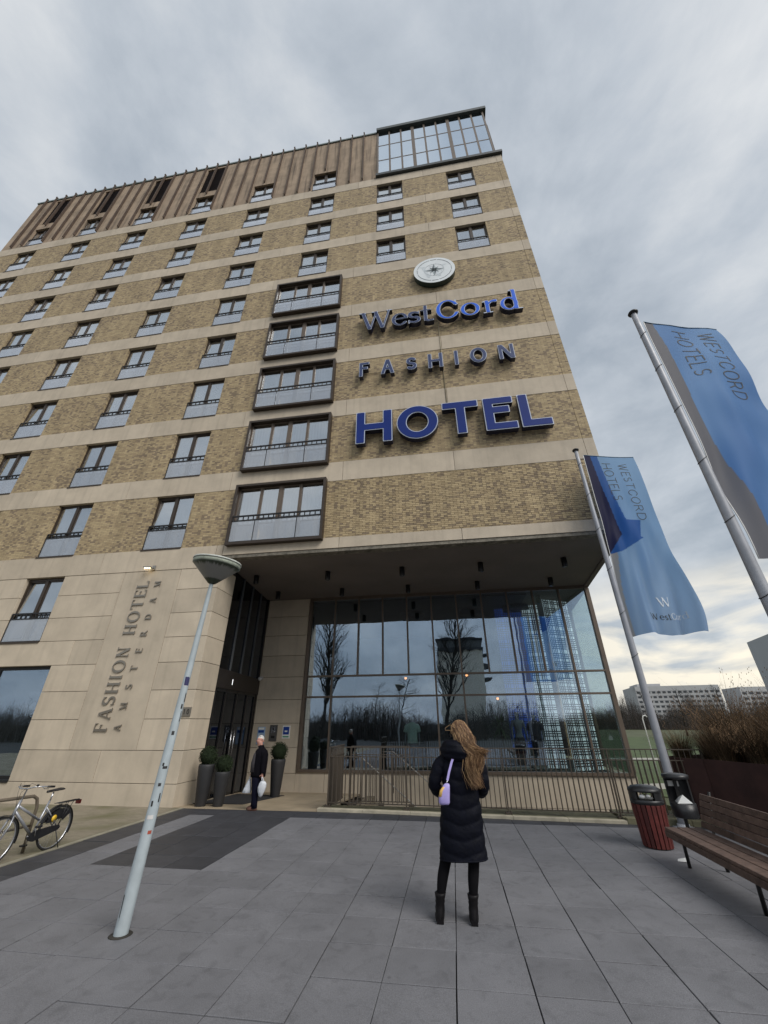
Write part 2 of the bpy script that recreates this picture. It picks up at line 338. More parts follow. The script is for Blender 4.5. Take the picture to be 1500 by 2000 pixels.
def s_path(pts, ws):
    def f(X, Y):
        d = None
        for i in range(len(pts)-1):
            (ax, ay), (bx_, by) = pts[i], pts[i+1]; dx, dy = bx_-ax, by-ay; L2 = dx*dx+dy*dy+1e-12
            t = np.clip(((X-ax)*dx+(Y-ay)*dy)/L2, 0, 1)
            q = np.hypot(X-ax-t*dx, Y-ay-t*dy)-(ws[i]*(1-t)+ws[i+1]*t)/2
            d = q if d is None else np.minimum(d, q)
        return d
    return f
def glyph(ch, s=0.14, t=0.06, serif=True, wide=1.0):
    """returns (sdf, advance) for cap height 1"""
    st, e = (0.045, 0.07) if serif else (0, 0)
    F = []; W = 0.7*wide
    def ser(x, y, up, half=None):
        if serif: h = half or (s/2+e); F.append(s_box(x-h, x+h, y if up else y-st, y+st if up else y))
    def vser(x, y, d):        # vertical beak on an arm end
        if serif: F.append(s_box(x-st, x, y, y+d) if d > 0 else s_box(x-st, x, y+d, y))
    x0 = e+s/2
    if ch in 'FEL':
        W = (0.56 if ch != 'E' else 0.60)*wide; F.append(s_box(x0-s/2, x0+s/2, 0, 1)); ser(x0, 0, True); ser(x0, 1, False)
        if ch in 'FE': F.append(s_box(x0, W, 1-t, 1)); vser(W, 1-t, -0.16); F.append(s_box(x0, W*0.86, 0.5, 0.5+t)); vser(W*0.86, 0.5-0.07, t+0.14)
        if ch in 'EL': F.append(s_box(x0, W+0.03, 0, t)); vser(W+0.03, t, 0.18)
    elif ch == 'H':
        W = 0.78*wide; F += [s_box(x0-s/2, x0+s/2, 0, 1), s_box(W-x0-s/2, W-x0+s/2, 0, 1), s_box(x0, W-x0, 0.5-t/2, 0.5+t/2)]
        for x in (x0, W-x0): ser(x, 0, True); ser(x, 1, False)
    elif ch == 'I':
        W = s+2*e; F.append(s_box(x0-s/2, x0+s/2, 0, 1)); ser(x0, 0, True); ser(x0, 1, False)
    elif ch == 'T':
        W = 0.74*wide; F += [s_box(W/2-s/2, W/2+s/2, 0, 1), s_box(0, W, 1-t, 1)]; ser(W/2, 0, True); vser(st, 1-t, -0.16) if serif else None; vser(W, 1-t, -0.16)
    elif ch == 'O':
        W = 0.86*wide; F.append(s_ring(W/2, 0.5, W/2, 0.515, s*1.05, t))
    elif ch == 'C':
        W = 0.76*wide; ring = s_ring(W*0.54, 0.5, W*0.54, 0.515, s*1.05, t*1.1)
        F.append(s_and(ring, s_not(s_box(W*0.74, 2, 0.30, 0.70)))); 
        if serif: F.append(s_box(W*0.90, W*0.90+st, 0.66, 0.98))
    elif ch == 'N':
        W = 0.78*wide; tt = t if serif else s
        F += [s_box(x0-tt/2, x0+tt/2, 0, 1), s_box(W-x0-tt/2, W-x0+tt/2, 0, 1)]
        F.append(s_and(s_seg(x0-s*0.1, 1.05, W-x0+s*0.1, -0.05, s*1.02), s_box(0, W, 0, 1)))
        ser(x0, 0, True); ser(x0, 1, False); ser(W-x0, 1, False)
    elif ch == 'M':
        W = 0.92*wide; tt = t if serif else s
        F += [s_box(x0-tt/2, x0+tt/2, 0, 1), s_box(W-x0-s/2, W-x0+s/2, 0, 1)]
        F.append(s_and(s_seg(x0, 1.0, W/2, 0.0, s), s_box(0, W, 0, 1))); F.append(s_and(s_seg(W-x0, 1.0, W/2, 0.0, t if serif else s), s_box(0, W, 0, 1)))
        for x in (x0, W-x0): ser(x, 0, True); ser(x, 1, False)
    elif ch == 'A':
        W = 0.80*wide; clip = s_box(0, W, 0, 1); tt = t if serif else s
        F += [s_and(s_seg(0.1, -0.05, W/2, 1.02, tt), clip), s_and(s_seg(W-0.12, -0.05, W/2, 1.02, s), clip), s_box(0.22, W-0.22, 0.28, 0.28+t)]
        ser(0.12, 0, True, 0.11); ser(W-0.14, 0, True, 0.13)
    elif ch == 'W':
        W = 1.12*wide; clip = s_box(-0.1, W+0.1, 0, 1); tt = t if serif else s
        F += [s_and(s_seg(0.10, 1.03, 0.36*wide, -0.03, s), clip), s_and(s_seg(0.36*wide, -0.03, 0.56*wide, 0.90, tt), clip),
              s_and(s_seg(0.54*wide, 1.0, 0.80*wide, -0.03, s), clip), s_and(s_seg(0.80*wide, -0.03, 1.03*wide, 1.03, tt), clip)]
        ser(0.10, 1, False, 0.14); ser(0.52*wide, 1, False, 0.13); ser(1.03*wide, 1, False, 0.11)
    elif ch in 'RD':
        W = (0.72 if ch == 'R' else 0.80)*wide; F.append(s_box(x0-s/2, x0+s/2, 0, 1)); ser(x0, 0, True); ser(x0, 1, False)
        if ch == 'R':
            r1 = s_ring(0.32*wide, 0.75-t/4, 0.30*wide, 0.25+t/4, s, t); F.append(s_and(r1, s_box(0.3*wide, 2, 0, 2)))
            F += [s_box(x0, 0.32*wide, 1-t, 1), s_box(x0, 0.32*wide, 0.5-t/2, 0.5+t/2), s_and(s_seg(0.32*wide, 0.52, W, -0.04, s), s_box(0, 2, 0, 1))]; ser(W-0.02, 0, True, 0.10)
        else:
            r1 = s_ring(0.30*wide, 0.5, W-0.30*wide, 0.5, s, t); F.append(s_and(r1, s_box(0.28*wide, 2, 0, 1)))
            F += [s_box(x0, 0.30*wide, 1-t, 1), s_box(x0, 0.30*wide, 0, t)]
    elif ch in 'Ss':
        k = 1.0 if ch == 'S' else 0.68; W = (0.56 if ch == 'S' else 0.44)*wide; pts = []; ws = []
        rx = (W-s)/2; ry = (0.5*k-t*0.9)/2; cxs = W/2
        th = s if serif else s; tn = t*1.2 if serif else s
        for i in range(11):
            a = R(38+i*(232/10)); pts.append((cxs+rx*math.cos(a), k*0.5+ry+ry*math.sin(a))); ws.append(tn+(th-tn)*max(0, math.sin(PI*(i/10))**1.0))
        for i in range(1, 11):
            a = R(90-i*(232/10)); pts.append((cxs+rx*1.04*math.cos(a), k*0.5-ry+ry*math.sin(a))); ws.append(th+(tn-th)*(i/10)**1.5 if i > 1 else th)
        F.append(s_path(pts, ws))
        if serif: F.append(s_box(W-0.09, W-0.04, k*0.72, k*0.99)); F.append(s_box(0.02, 0.07, 0.01, k*0.3))
    elif ch == 'e':
        k = 0.68; W = 0.56*wide; ring = s_ring(W/2, k/2, W/2, k/2+0.01, s, t)
        F.append(s_and(ring, s_not(s_and(s_box(W/2, 2, k*0.26, k*0.56), s_box(0, 2, 0, 1))))); F.append(s_seg(s*0.6, k*0.52, W-s*0.1, k*0.58, t))
        F.append(s_and(ring, s_box(W/2, 2, k*0.54, 1)))
    elif ch == 'o':
        k = 0.68; W = 0.66*wide; F.append(s_ring(W/2, k/2, W/2, k/2+0.01, s, t))
    elif ch == 't':
        W = 0.42*wide; F += [s_box(0.13, 0.13+s, 0.05, 0.92), s_box(0.0, W*0.92, 0.63, 0.68), s_path([(0.13+s/2, 0.12), (0.2+s/2, 0.05), (W, 0.07)], [s, s*0.7, t])]
    elif ch == 'r':
        W = 0.52*wide; F += [s_box(0.1, 0.1+s, 0, 0.66), s_path([(0.1+s*0.6, 0.42), (0.26+s/2, 0.60), (W-0.06, 0.60)], [t, t*1.3, s*1.0])]; ser(0.1+s/2, 0, True, 0.17); F.append(s_seg(0.02, 0.60, 0.12+s/2, 0.66, 0.05))
    elif ch == 'd':
        W = 0.72*wide; k = 0.68; F += [s_ring(0.3*wide, k/2, 0.3*wide, k/2+0.01, s, t), s_box(W-0.14-s, W-0.14, 0, 1.08)]; F.append(s_box(W-0.2, W, 0, st)); F.append(s_seg(W-0.3-s/2, 1.02, W-0.14-s/2, 1.08, 0.06))
    elif ch == '3': W = 0.5; F.append(s_path([(0.08,0.85),(0.25,0.94),(0.4,0.85),(0.4,0.62),(0.22,0.53),(0.42,0.42),(0.42,0.14),(0.25,0.06),(0.06,0.15)], [s]*9))
    elif ch == '0': W = 0.55; F.append(s_ring(W/2, 0.5, W/2, 0.5, s, s))
    elif ch == '1': W = 0.3; F += [s_box(0.15, 0.15+s, 0, 1), s_seg(0.02, 0.8, 0.2, 0.96, s*0.7)]
    return s_or(*F), W
def sdf_mesh(mb, f, u0, u1, v0, v1, to3, res, iso=0.0, d0=0.0, d1=0.05, mi_face=0, mi_side=0):
    """fill f<iso on a grid (marching squares) at depth d1 and run sides back to d0. to3(u,v,d)->xyz"""
    nu, nv = max(4, int((u1-u0)/res)), max(4, int((v1-v0)/res))
    us, vs_ = np.linspace(u0, u1, nu+1), np.linspace(v0, v1, nv+1)
    X, Y = np.meshgrid(us, vs_, indexing='ij'); S = f(X, Y)-iso
    S = np.where(np.abs(S) < 1e-6, 1e-6, S)
    pid = {}; P2 = []; faces = []
    def gp(i, j):
        k = ('g', i, j)
        if k not in pid: pid[k] = len(P2); P2.append((us[i], vs_[j]))
        return pid[k]
    def ep(i, j, i2, j2):
        k = ('e', *min((i, j), (i2, j2)), *max((i, j), (i2, j2)))
        if k not in pid:
            a, b = S[i, j], S[i2, j2]; t = a/(a-b); pid[k] = len(P2)
            P2.append((us[i]+t*(us[i2]-us[i]), vs_[j]+t*(vs_[j2]-vs_[j])))
        return pid[k]
    for i in range(nu):
        j = 0
        while j < nv:
            c = ((i, j), (i+1, j), (i+1, j+1), (i, j+1)); ins = [S[a] < 0 for a in c]
            if any(ins):
                poly = []
                for q in range(4):
                    a, b = c[q], c[(q+1) % 4]
                    if S[a] < 0: poly.append(gp(*a))
                    if (S[a] < 0) != (S[b] < 0): poly.append(ep(*a, *b))
                if len(poly) > 2: faces.append(tuple(poly))
            j += 1
    ec = {}
    for fc in faces:
        for a, b in zip(fc, fc[1:]+fc[:1]):
            ec[(a, b)] = 1
    sides = [(a, b) for (a, b) in ec if (b, a) not in ec]
    n = len(P2); V = [to3(u, v, d1) for u, v in P2]+[to3(u, v, d0) for u, v in P2]
    mb.add(V, faces, mi_face)
    if d1 != d0:
        o = len(mb.v)-2*n
        for a, b in sides: mb.f.append((o+b, o+a, o+n+a, o+n+b)); mb.mi.append(mi_side); mb.sm.append(False)
def wall_xz(x0, z0, h, y):        # map unit glyph space onto a wall facing -Y
    return lambda u, v, d: (x0+u*h, y-d, z0+v*h)

# ------------------------------------------------------------------ SETTING
def yard_mat():
    m = bpy.data.materials.new('sand_clinkers'); m.use_nodes = True; nd, lk = m.node_tree.nodes, m.node_tree.links
    b = nd['Principled BSDF']; b.inputs['Roughness'].default_value = 0.9
    geo = N(nd, 'ShaderNodeNewGeometry'); mpn = N(nd, 'ShaderNodeMapping'); mpn.inputs['Rotation'].default_value = (0, 0, R(2)); lk.new(geo.outputs['Position'], mpn.inputs[0])
    br = N(nd, 'ShaderNodeTexBrick'); lk.new(mpn.outputs[0], br.inputs['Vector']); br.inputs['Scale'].default_value = 1
    br.inputs['Brick Width'].default_value = 0.21; br.inputs['Row Height'].default_value = 0.075; br.inputs['Mortar Size'].default_value = 0.003; br.inputs['Mortar Smooth'].default_value = 0.4
    br.inputs['Color1'].default_value = (0.26, 0.225, 0.165, 1); br.inputs['Color2'].default_value = (0.21, 0.18, 0.13, 1); br.inputs['Mortar'].default_value = (0.13, 0.115, 0.075, 1)
    t = N(nd, 'ShaderNodeTexNoise'); t.inputs['Scale'].default_value = 1.1; t.inputs['Detail'].default_value = 7; lk.new(geo.outputs['Position'], t.inputs['Vector'])
    mr = N(nd, 'ShaderNodeMapRange'); mr.inputs[1].default_value = 0.45; mr.inputs[2].default_value = 0.7; lk.new(t.outputs[0], mr.inputs[0])
    mx = N(nd, 'ShaderNodeMix', data_type='RGBA'); lk.new(mr.outputs[0], mx.inputs[0]); lk.new(br.outputs['Color'], mx.inputs[6]); mx.inputs[7].default_value = (0.135, 0.125, 0.065, 1)
    lk.new(mx.outputs[2], b.inputs['Base Color'])
    bp = N(nd, 'ShaderNodeBump'); bp.inputs['Strength'].default_value = 0.5; bp.inputs['Distance'].default_value = 0.006; bp.invert = True; lk.new(br.outputs['Fac'], bp.inputs['Height']); lk.new(bp.outputs[0], b.inputs['Normal'])
    return m
YARD = yard_mat()
GRASS = mat('lawn_green', (0.055, 0.08, 0.025), 0.9, var=0.3, vscale=0.8, bump=0.5, bscale=20)
EARTH = mat('grassy_earth', (0.075, 0.085, 0.04), 0.95, var=0.3, vscale=0.2)
PATHM = mat('pale_path', (0.34, 0.33, 0.29), 0.9, var=0.1)

bx(-900, 900, -900, 900, -3.6, -3.5).build('ground', EARTH, kind='structure')      # deep base sheet to the horizon
def sheet(name, pts, z, m, t=0.3):
    mb = MB(); n = len(pts); mb.add([(x, y, z) for x, y in pts]+[(x, y, z-t) for x, y in pts], [tuple(range(n)), tuple(range(2*n-1, n-1, -1))]+[(i, i+n, (i+1) % n+n, (i+1) % n) for i in range(n)])
    return mb.build(name, m, kind='structure')
TX0, TY0, TS, TR = -0.13, -0.70, 0.59, 0.575
XL = TX0-11*TS; XR = TX0+10*TS
sheet('street', [(-900, -900), (900, -900), (900, -17.0), (-900, -17.0)], -0.06, mat('dark_asphalt', (.018, .019, .018), .9, var=.2, vscale=.5), 3.4)
sheet('terrain_left', [(-900, -17.0), (-40, -17.0), (-40, 900), (-900, 900)], -0.1, EARTH, 3.4)
sheet('terrain_right', [(6.2, 4.0), (900, -17), (900, 900), (-40, 900), (-40, 16), (6.2, 16)], -0.42, EARTH, 3.0)
sheet('plaza_base', [(XL, -17), (12, -17), (12, -1.2), (4.6, 0.02), (XL, 0.02)], -0.035, JOINT, 3.3)
sheet('brick_yard', [(-40, -17), (XL-0.09, -17), (XL-0.09, 0.02), (-40, 0.02)], 0.0, YARD, 3.2)
edge = sheet('edging_strip', [(XL-0.088, -17), (XL-0.002, -17), (XL-0.002, -0.02), (XL-0.088, -0.02)], 0.008, mat('edging_stone', (0.27, 0.25, 0.19), 0.85, var=0.2, vscale=4), 0.2)
# paving tiles
plaza = MB()
plaza.box(-0.01, 0.01, -16.99, -16.97, -0.034, -0.03)
plaza = plaza.build('plaza', JOINT, kind='structure')
tile_m = {}
def tile_mesh(kind, w, d):
    k = (kind, round(w, 3), round(d, 3))
    if k not in tile_m:
        g_ = 0.0045; b = 0.0025; x0, x1, y0, y1 = g_, w-g_, g_, d-g_
        mb = MB(); vs = [(x0, y0, -0.03), (x1, y0, -0.03), (x1, y1, -0.03), (x0, y1, -0.03), (x0, y0, -b), (x1, y0, -b), (x1, y1, -b), (x0, y1, -b),
                         (x0+b, y0+b, 0), (x1-b, y0+b, 0), (x1-b, y1-b, 0), (x0+b, y1-b, 0)]
        fs = [(8, 9, 10, 11)]+[(i, (i+1) % 4, (i+1) % 4+4, i+4) for i in range(4)]+[(i+4, (i+1) % 4+4, (i+1) % 4+8, i+8) for i in range(4)]
        mb.add(vs, fs); tile_m[k] = mb.mesh('paving_tile', PAVE_D if kind else PAVE)
    return tile_m[k]
def tilt(): return (random.uniform(-1, 1)*0.0035, random.uniform(-1, 1)*0.0035, random.uniform(-1, 1)*0.003)
LAMPXY = (-3.37, -6.04)
for c in range(-11, 10):
    put('paving_tile', tile_mesh(1, TS, 0.68), plaza, loc=(TX0+c*TS, TY0, random.uniform(-.002, .001)), rot=tilt())
    for r_ in range(13):
        dark = (c == -11 and r_ < 11) or (-9 <= c <= -7 and r_ < 6) or (c in (-10,) and r_ < 0)
        put('paving_tile', tile_mesh(1 if dark else 0, TS, TR), plaza, loc=(TX0+c*TS+random.uniform(-.003, .003), TY0-(r_+1)*TR, random.uniform(-.0025, .0015)), rot=tilt())
rest = MB()
for c in range(-11, 21):
    for r_ in range(0, 28):
        if c < 10 and r_ < 13: continue
        x, y = TX0+c*TS, TY0-(r_+1)*TR
        if x+TS > 12: continue
        z = random.uniform(-.002, .001); rest.box(x+.004, x+TS-.004, y+.004, y+TR-.004, -0.03, z)
rest.build('paving_tile_field', PAVE, plaza, kind='stuff')
# entrance floor falling slightly to the recess, kerb and stairwell
def quadbox(mb, pts, t):
    mb.add([tuple(p) for p in pts]+[(p[0], p[1], p[2]-t) for p in pts], [(0, 1, 2, 3), (7, 6, 5, 4), (0, 4, 5, 1), (1, 5, 6, 2), (2, 6, 7, 3), (3, 7, 4, 0)])
def frise(y): return -0.32*y/5.0
ef = MB(); ef.box(-9, -2.9, 0.02, 5.2, -3.3, -0.42); ef = ef.build('entrance_floor', BACK, kind='structure')
xs = [-7.6, -6.4, -5.2, -4.0, -3.30]
for i in range(len(xs)-1):
    for y0, y1 in ((0.03, 1.3), (1.3, 2.6), (2.6, 3.9), (3.9, 5.05)):
        mb = MB(); quadbox(mb, [(xs[i]+.003, y0+.003, frise(y0)), (xs[i+1]-.003, y0+.003, frise(y0)), (xs[i+1]-.003, y1-.003, frise(y1)), (xs[i]+.003, y1-.003, frise(y1))], 0.04)
        mb.build('floor_slab', FLOORST, ef)
kx = [-3.30, -2.2, -1.1, 0.0, 1.1, 2.2, 3.3, 4.45, 5.6]
kerb = MB(); kerb.box(-3.29, 5.6, 0.10, 0.5, -3.3, 0.0); kerb = kerb.build('kerb', BACK, kind='structure')
for i in range(len(kx)-1):
    ya, yb = 0.05-0.075*(kx[i]+3.3), 0.05-0.075*(kx[i+1]+3.3)
    mb = MB(); h0 = 0.055 if i < 6 else 0.10
    quadbox(mb, [(kx[i]+.003, ya, h0), (kx[i+1]-.003, yb, h0), (kx[i+1]-.003, yb+0.13, h0), (kx[i]+.003, ya+0.13, h0)], 0.2); mb.build('kerb_block', KERB if i < 6 else MOSS, kerb, bevel=0.008)
    mb = MB(); quadbox(mb, [(kx[i]+.003, ya+0.135, h0-0.02), (kx[i+1]-.003, yb+0.135, h0-0.02), (kx[i+1]-.003, 0.62, h0-0.02), (kx[i]+.003, 0.62, h0-0.02)], 0.12); mb.build('coping_stone', MOSS, kerb, bevel=0.006)
well = MB(); well.box(-3.30, 6.0, 0.62, 5.0, -2.3, -2.2); well.box(-3.31, 6.0, 0.50, 0.62, -2.2, 0.0); well.box(-3.3, -3.1, 0.62, 1.5, -2.2, -0.06)
for k in range(12):
    well.box(-3.0+k*0.27, -3.0+(k+1)*0.27, 3.0, 4.6, -2.2, -0.32-k*0.165)
well.build('stairwell', mat('stairwell_concrete', (0.22, 0.185, 0.13), 0.9, var=0.15), kind='structure')
# lawn, path beyond the building
sheet('lawn', [(6.3, 6.3), (14, 4), (60, 30), (60, 70), (8, 60)], -0.39, GRASS, 0.02)
sheet('path', [(6.5, 7.6), (30, 14.4), (30, 15.8), (6.6, 9.0)], -0.38, PATHM, 0.008)
sheet('path', [(7, 20), (60, 24), (60, 26), (7, 22)], -0.38, PATHM, 0.008)

# ------------------------------------------------------------------ HOTEL BUILDING
hotel = thing('hotel_building', 'tall yellow brick hotel with pale stone bands and a recessed glazed corner entrance', 'building', (0, 0, 0))
Z0, H, WW, WH = 6.975, 2.90, 1.484, 2.118
COLX = {'Y': -26.25, 'Z': -22.2, 'A': -18.163, 'B': -14.099, 'C': -10.022, 'D': -6.005, 'E': -2.006, 'F': 1.972}
XLB, XRB = -28.0, 5.16
TOPZ = 36.5
def xr(y): return XRB+0.09*y
# core behind the facade (dark backing and side/back walls)
core = MB()
pts = [(XLB, 0.62), (XRB+0.05, 0.62), (xr(15), 15), (XLB, 15)]
def prism(mb, pts, z0, z1, mi=0):
    n = len(pts); mb.add([(x, y, z0) for x, y in pts]+[(x, y, z1) for x, y in pts], [tuple(range(n))[::-1], tuple(range(n, 2*n))]+[(i, (i+1) % n, (i+1) % n+n, i+n) for i in range(n)], mi)
prism(core, pts, 6.55, 36.3)
core.build('core_wall', BACK, hotel)
sidew = MB(); prism(sidew, [(XRB-0.02, 0.34), (xr(0.34)+0.0, 0.34), (xr(15.2), 15.2), (xr(15.2)-0.3, 15.2)], 6.97, 30.17); sidew.build('side_wall', BRICK, hotel)
sidew = MB(); prism(sidew, [(XLB-0.001, 0.34), (XLB+0.3, 0.34), (XLB+0.3, 15.2), (XLB-0.001, 15.2)], 6.97, 36.4); sidew.build('side_wall', BRICK, hotel)
bx(XLB, xr(15.2), 15.01, 15.3, -0.3, 36.4).build('back_wall', BRICK, hotel)
roof = MB(); prism(roof, [(XLB-.05, -0.06), (-1.98, -0.06), (-1.98, 15.3), (XLB-.05, 15.3)], 36.42, 36.56); roof.build('roof_edge', mat('roof_edge_metal', (0.16, 0.2, 0.19), 0.5), hotel)
# which windows exist
def win_floors(c): return {'D': [6, 7, 8, 9], 'E': [6, 7, 8], 'F': [6, 7, 8], 'C': list(range(1, 10)), 'B': list(range(1, 10))}.get(c, list(range(1, 10)))
TH = 0.34
# brick panels and stone bands floor by floor
for fl in range(1, 9):
    z0 = Z0+(fl-1)*H; z1 = z0+WH
    cuts = sorted(COLX[c] for c in COLX if fl in win_floors(c))
    if fl <= 5: cuts = sorted(cuts+[-6.75])
    x = XLB
    for cxw in cuts+[None]:
        wid = (3.0 if (fl <= 5 and cxw == -6.75) else WW)
        xe = cxw if cxw is not None else XRB
        if cxw is None and fl >= 1:
            segs = [(x, 4.838), (4.85, XRB)]
        else: segs = [(x, xe)]
        for a, b in segs:
            if fl == 1 and a > -3.8 and b < 5: 
                bx(a, b, 0.012, TH, z0+.002, z1-.002).build('brick_panel', mat('mortar', (0.24, 0.20, 0.14), 0.9), hotel); NEAR = (a, b, z0, z1)
            else: bx(a, b, 0.0, TH, z0+.002, z1-.002).build('brick_panel', BRICK, hotel)
        if cxw is not None: x = cxw+wid
    # bands above this floor
    bz0, bz1 = z1, z0+H
    js = [XLB, -27.6, -23.5, -19.45, -15.4, -11.33, -7.22, -3.10, 0.70, 4.84, XRB]
    for a, b in zip(js, js[1:]):
        bx(a+.006, b-.006, -0.012, TH-0.02, bz0+.002, bz1-.002).build('stone_panel', STONE, hotel)
# individually laid bricks on the nearest panel, aligned with the texture grid
a, b, z0, z1 = NEAR
near_bricks = []
r0 = int(math.floor(z0/BH))
for rr in range(r0, int(z1/BH)+1):
    off = (BW*0.5) if rr % 2 == 0 else 0.0
    for cc in range(int(math.floor(a/BW))-1, int(b/BW)+2):
        xa, xb = cc*BW+off+.0045, (cc+1)*BW+off-.0045
        za, zb = rr*BH+.0045, (rr+1)*BH-.0045
        xa, xb, za, zb = max(xa, a+.002), min(xb, b-.002), max(za, z0+.004), min(zb, z1-.004)
        if xb-xa < 0.04 or zb-za < 0.02: continue
        near_bricks.append((((xa+xb)/2-1)**2*0.6+(za-7)**2*9, xa, xb, za, zb))
near_bricks.sort()
restb = MB()
def brick_box(mb, xa, xb, za, zb, pr):
    mb.box(xa, xb, -pr, 0.02, za, zb)
for i, (_, xa, xb, za, zb) in enumerate(near_bricks):
    pr = random.uniform(-0.003, 0.004)
    if i < 300:
        mb = MB(); brick_box(mb, xa, xb, za, zb, pr); mb.build('brick', BRICK, hotel)
    else: brick_box(restb, xa, xb, za, zb, pr)
restb.build('brick_field', BRICK, hotel, kind='stuff')
# ribbed top storey
x = XLB; zt0 = Z0+8*H
for cxw in sorted(COLX[c] for c in COLX if 9 in win_floors(c))+[None]:
    xe = cxw if cxw is not None else -1.98
    bx(x, xe, 0.0, TH, zt0+.002, TOPZ).build('cladding_panel', STONE_B, hotel)
    if cxw is not None:
        lou = cxw < -12
        if lou:
            bx(cxw, cxw+WW, 0.0, TH, zt0+WH, zt0+2.75).build('cladding_panel', STONE_B, hotel)
            bx(cxw, cxw+WW, 0.0, TH, TOPZ-0.3, TOPZ).build('cladding_panel', STONE_B, hotel)
            lv = MB(); lv.box(cxw+.05, cxw+WW-.05, 0.16, 0.3, zt0+2.75, TOPZ-0.3)
            for k in range(28):
                zq = zt0+2.8+k*0.114; lv.obox((cxw+WW/2, 0.10, zq), (WW/2-.03, 0, 0), (0, 0.05, -0.03), (0, 0.003, 0.004))
            lv.build('louvre_panel', LOUVRE, hotel)
        else:
            bx(cxw, cxw+WW, 0.0, TH, zt0+WH, TOPZ).build('cladding_panel', STONE_B, hotel)
        x = cxw+WW
ribme = {}
for k in range(31):
    xk = -2.87-0.811*k
    top = 36.70; bot = 30.3
    for c in COLX.values():
        if c+0.15 < xk < c+WW-0.12 and c < -3: bot = zt0+WH+(0.25 if c > -12 else 0.30)
    key = round(bot, 2)
    if key not in ribme:
        mb = MB(); mb.box(-.026, .026, -0.13, -0.001, bot, top); mb.box(-.04, .04, -0.15, 0.05, top-0.10, top); ribme[key] = mb.mesh('rib', RUSTRIB)
    put('rib', ribme[key], hotel, loc=(xk, 0, 0))
# rooftop glass box
gb = MB(); gx0, gx1 = -1.95, 4.86
gb.box(gx0, gx1, 0.12, 0.2, 30.42, 36.4); gb.build('dark_lining', mat('room_dark', (0.10, 0.11, 0.12), 0.8), hotel)
gf_ = MB()
gf_.box(gx0-.05, gx0+.06, -0.06, .12, 30.45, 36.4); gf_.box(gx1-.08, gx1+.02, -0.06, .12, 30.45, 36.4)
for k in range(1, 9):
    xk = gx0+(gx1-gx0)*k/9; w = 0.10 if k % 3 == 0 else 0.055; gf_.box(xk-w, xk+w, -0.045, .12, 30.5, 36.35)
for zk in (32.35, 34.4): gf_.box(gx0+.06, gx1-.08, -0.04, .11, zk-.04, zk+.04)
gf_.build('box_frame', BRONZE_L, hotel)
for i in range(9):
    for j, (za, zb) in enumerate(((30.5, 32.3), (32.4, 34.35), (34.45, 36.35))):
        xa, xb = gx0+(gx1-gx0)*i/9+.08, gx0+(gx1-gx0)*(i+1)/9-.08
        bx(xa-.03, xb+.03, -0.03, -0.01, za-.05, zb+.05).build('glass_pane', T_GLASS, hotel)
mb = MB(); prism(mb, [(-2.05, -0.16), (5.22, -0.16), (xr(15)+.05, 15.4), (-2.05, 15.4)], 30.22, 30.45); mb.build('terrace_edge', mat('dark_edge', (0.05, 0.055, 0.055), 0.5), hotel)
mb = MB(); prism(mb, [(-2.02, -0.2), (5.06, -0.2), (5.5, 15.4), (-2.02, 15.4)], 36.4, 36.72); mb.build('roof_cap', mat('dark_edge2', (0.06, 0.07, 0.068), 0.5), hotel)
mb = MB(); prism(mb, [(4.88, 0.22), (4.93, 0.22), (5.4, 15.2), (5.3, 15.2)], 30.46, 36.4); mb.build('box_side', BRONZE_L, hotel)

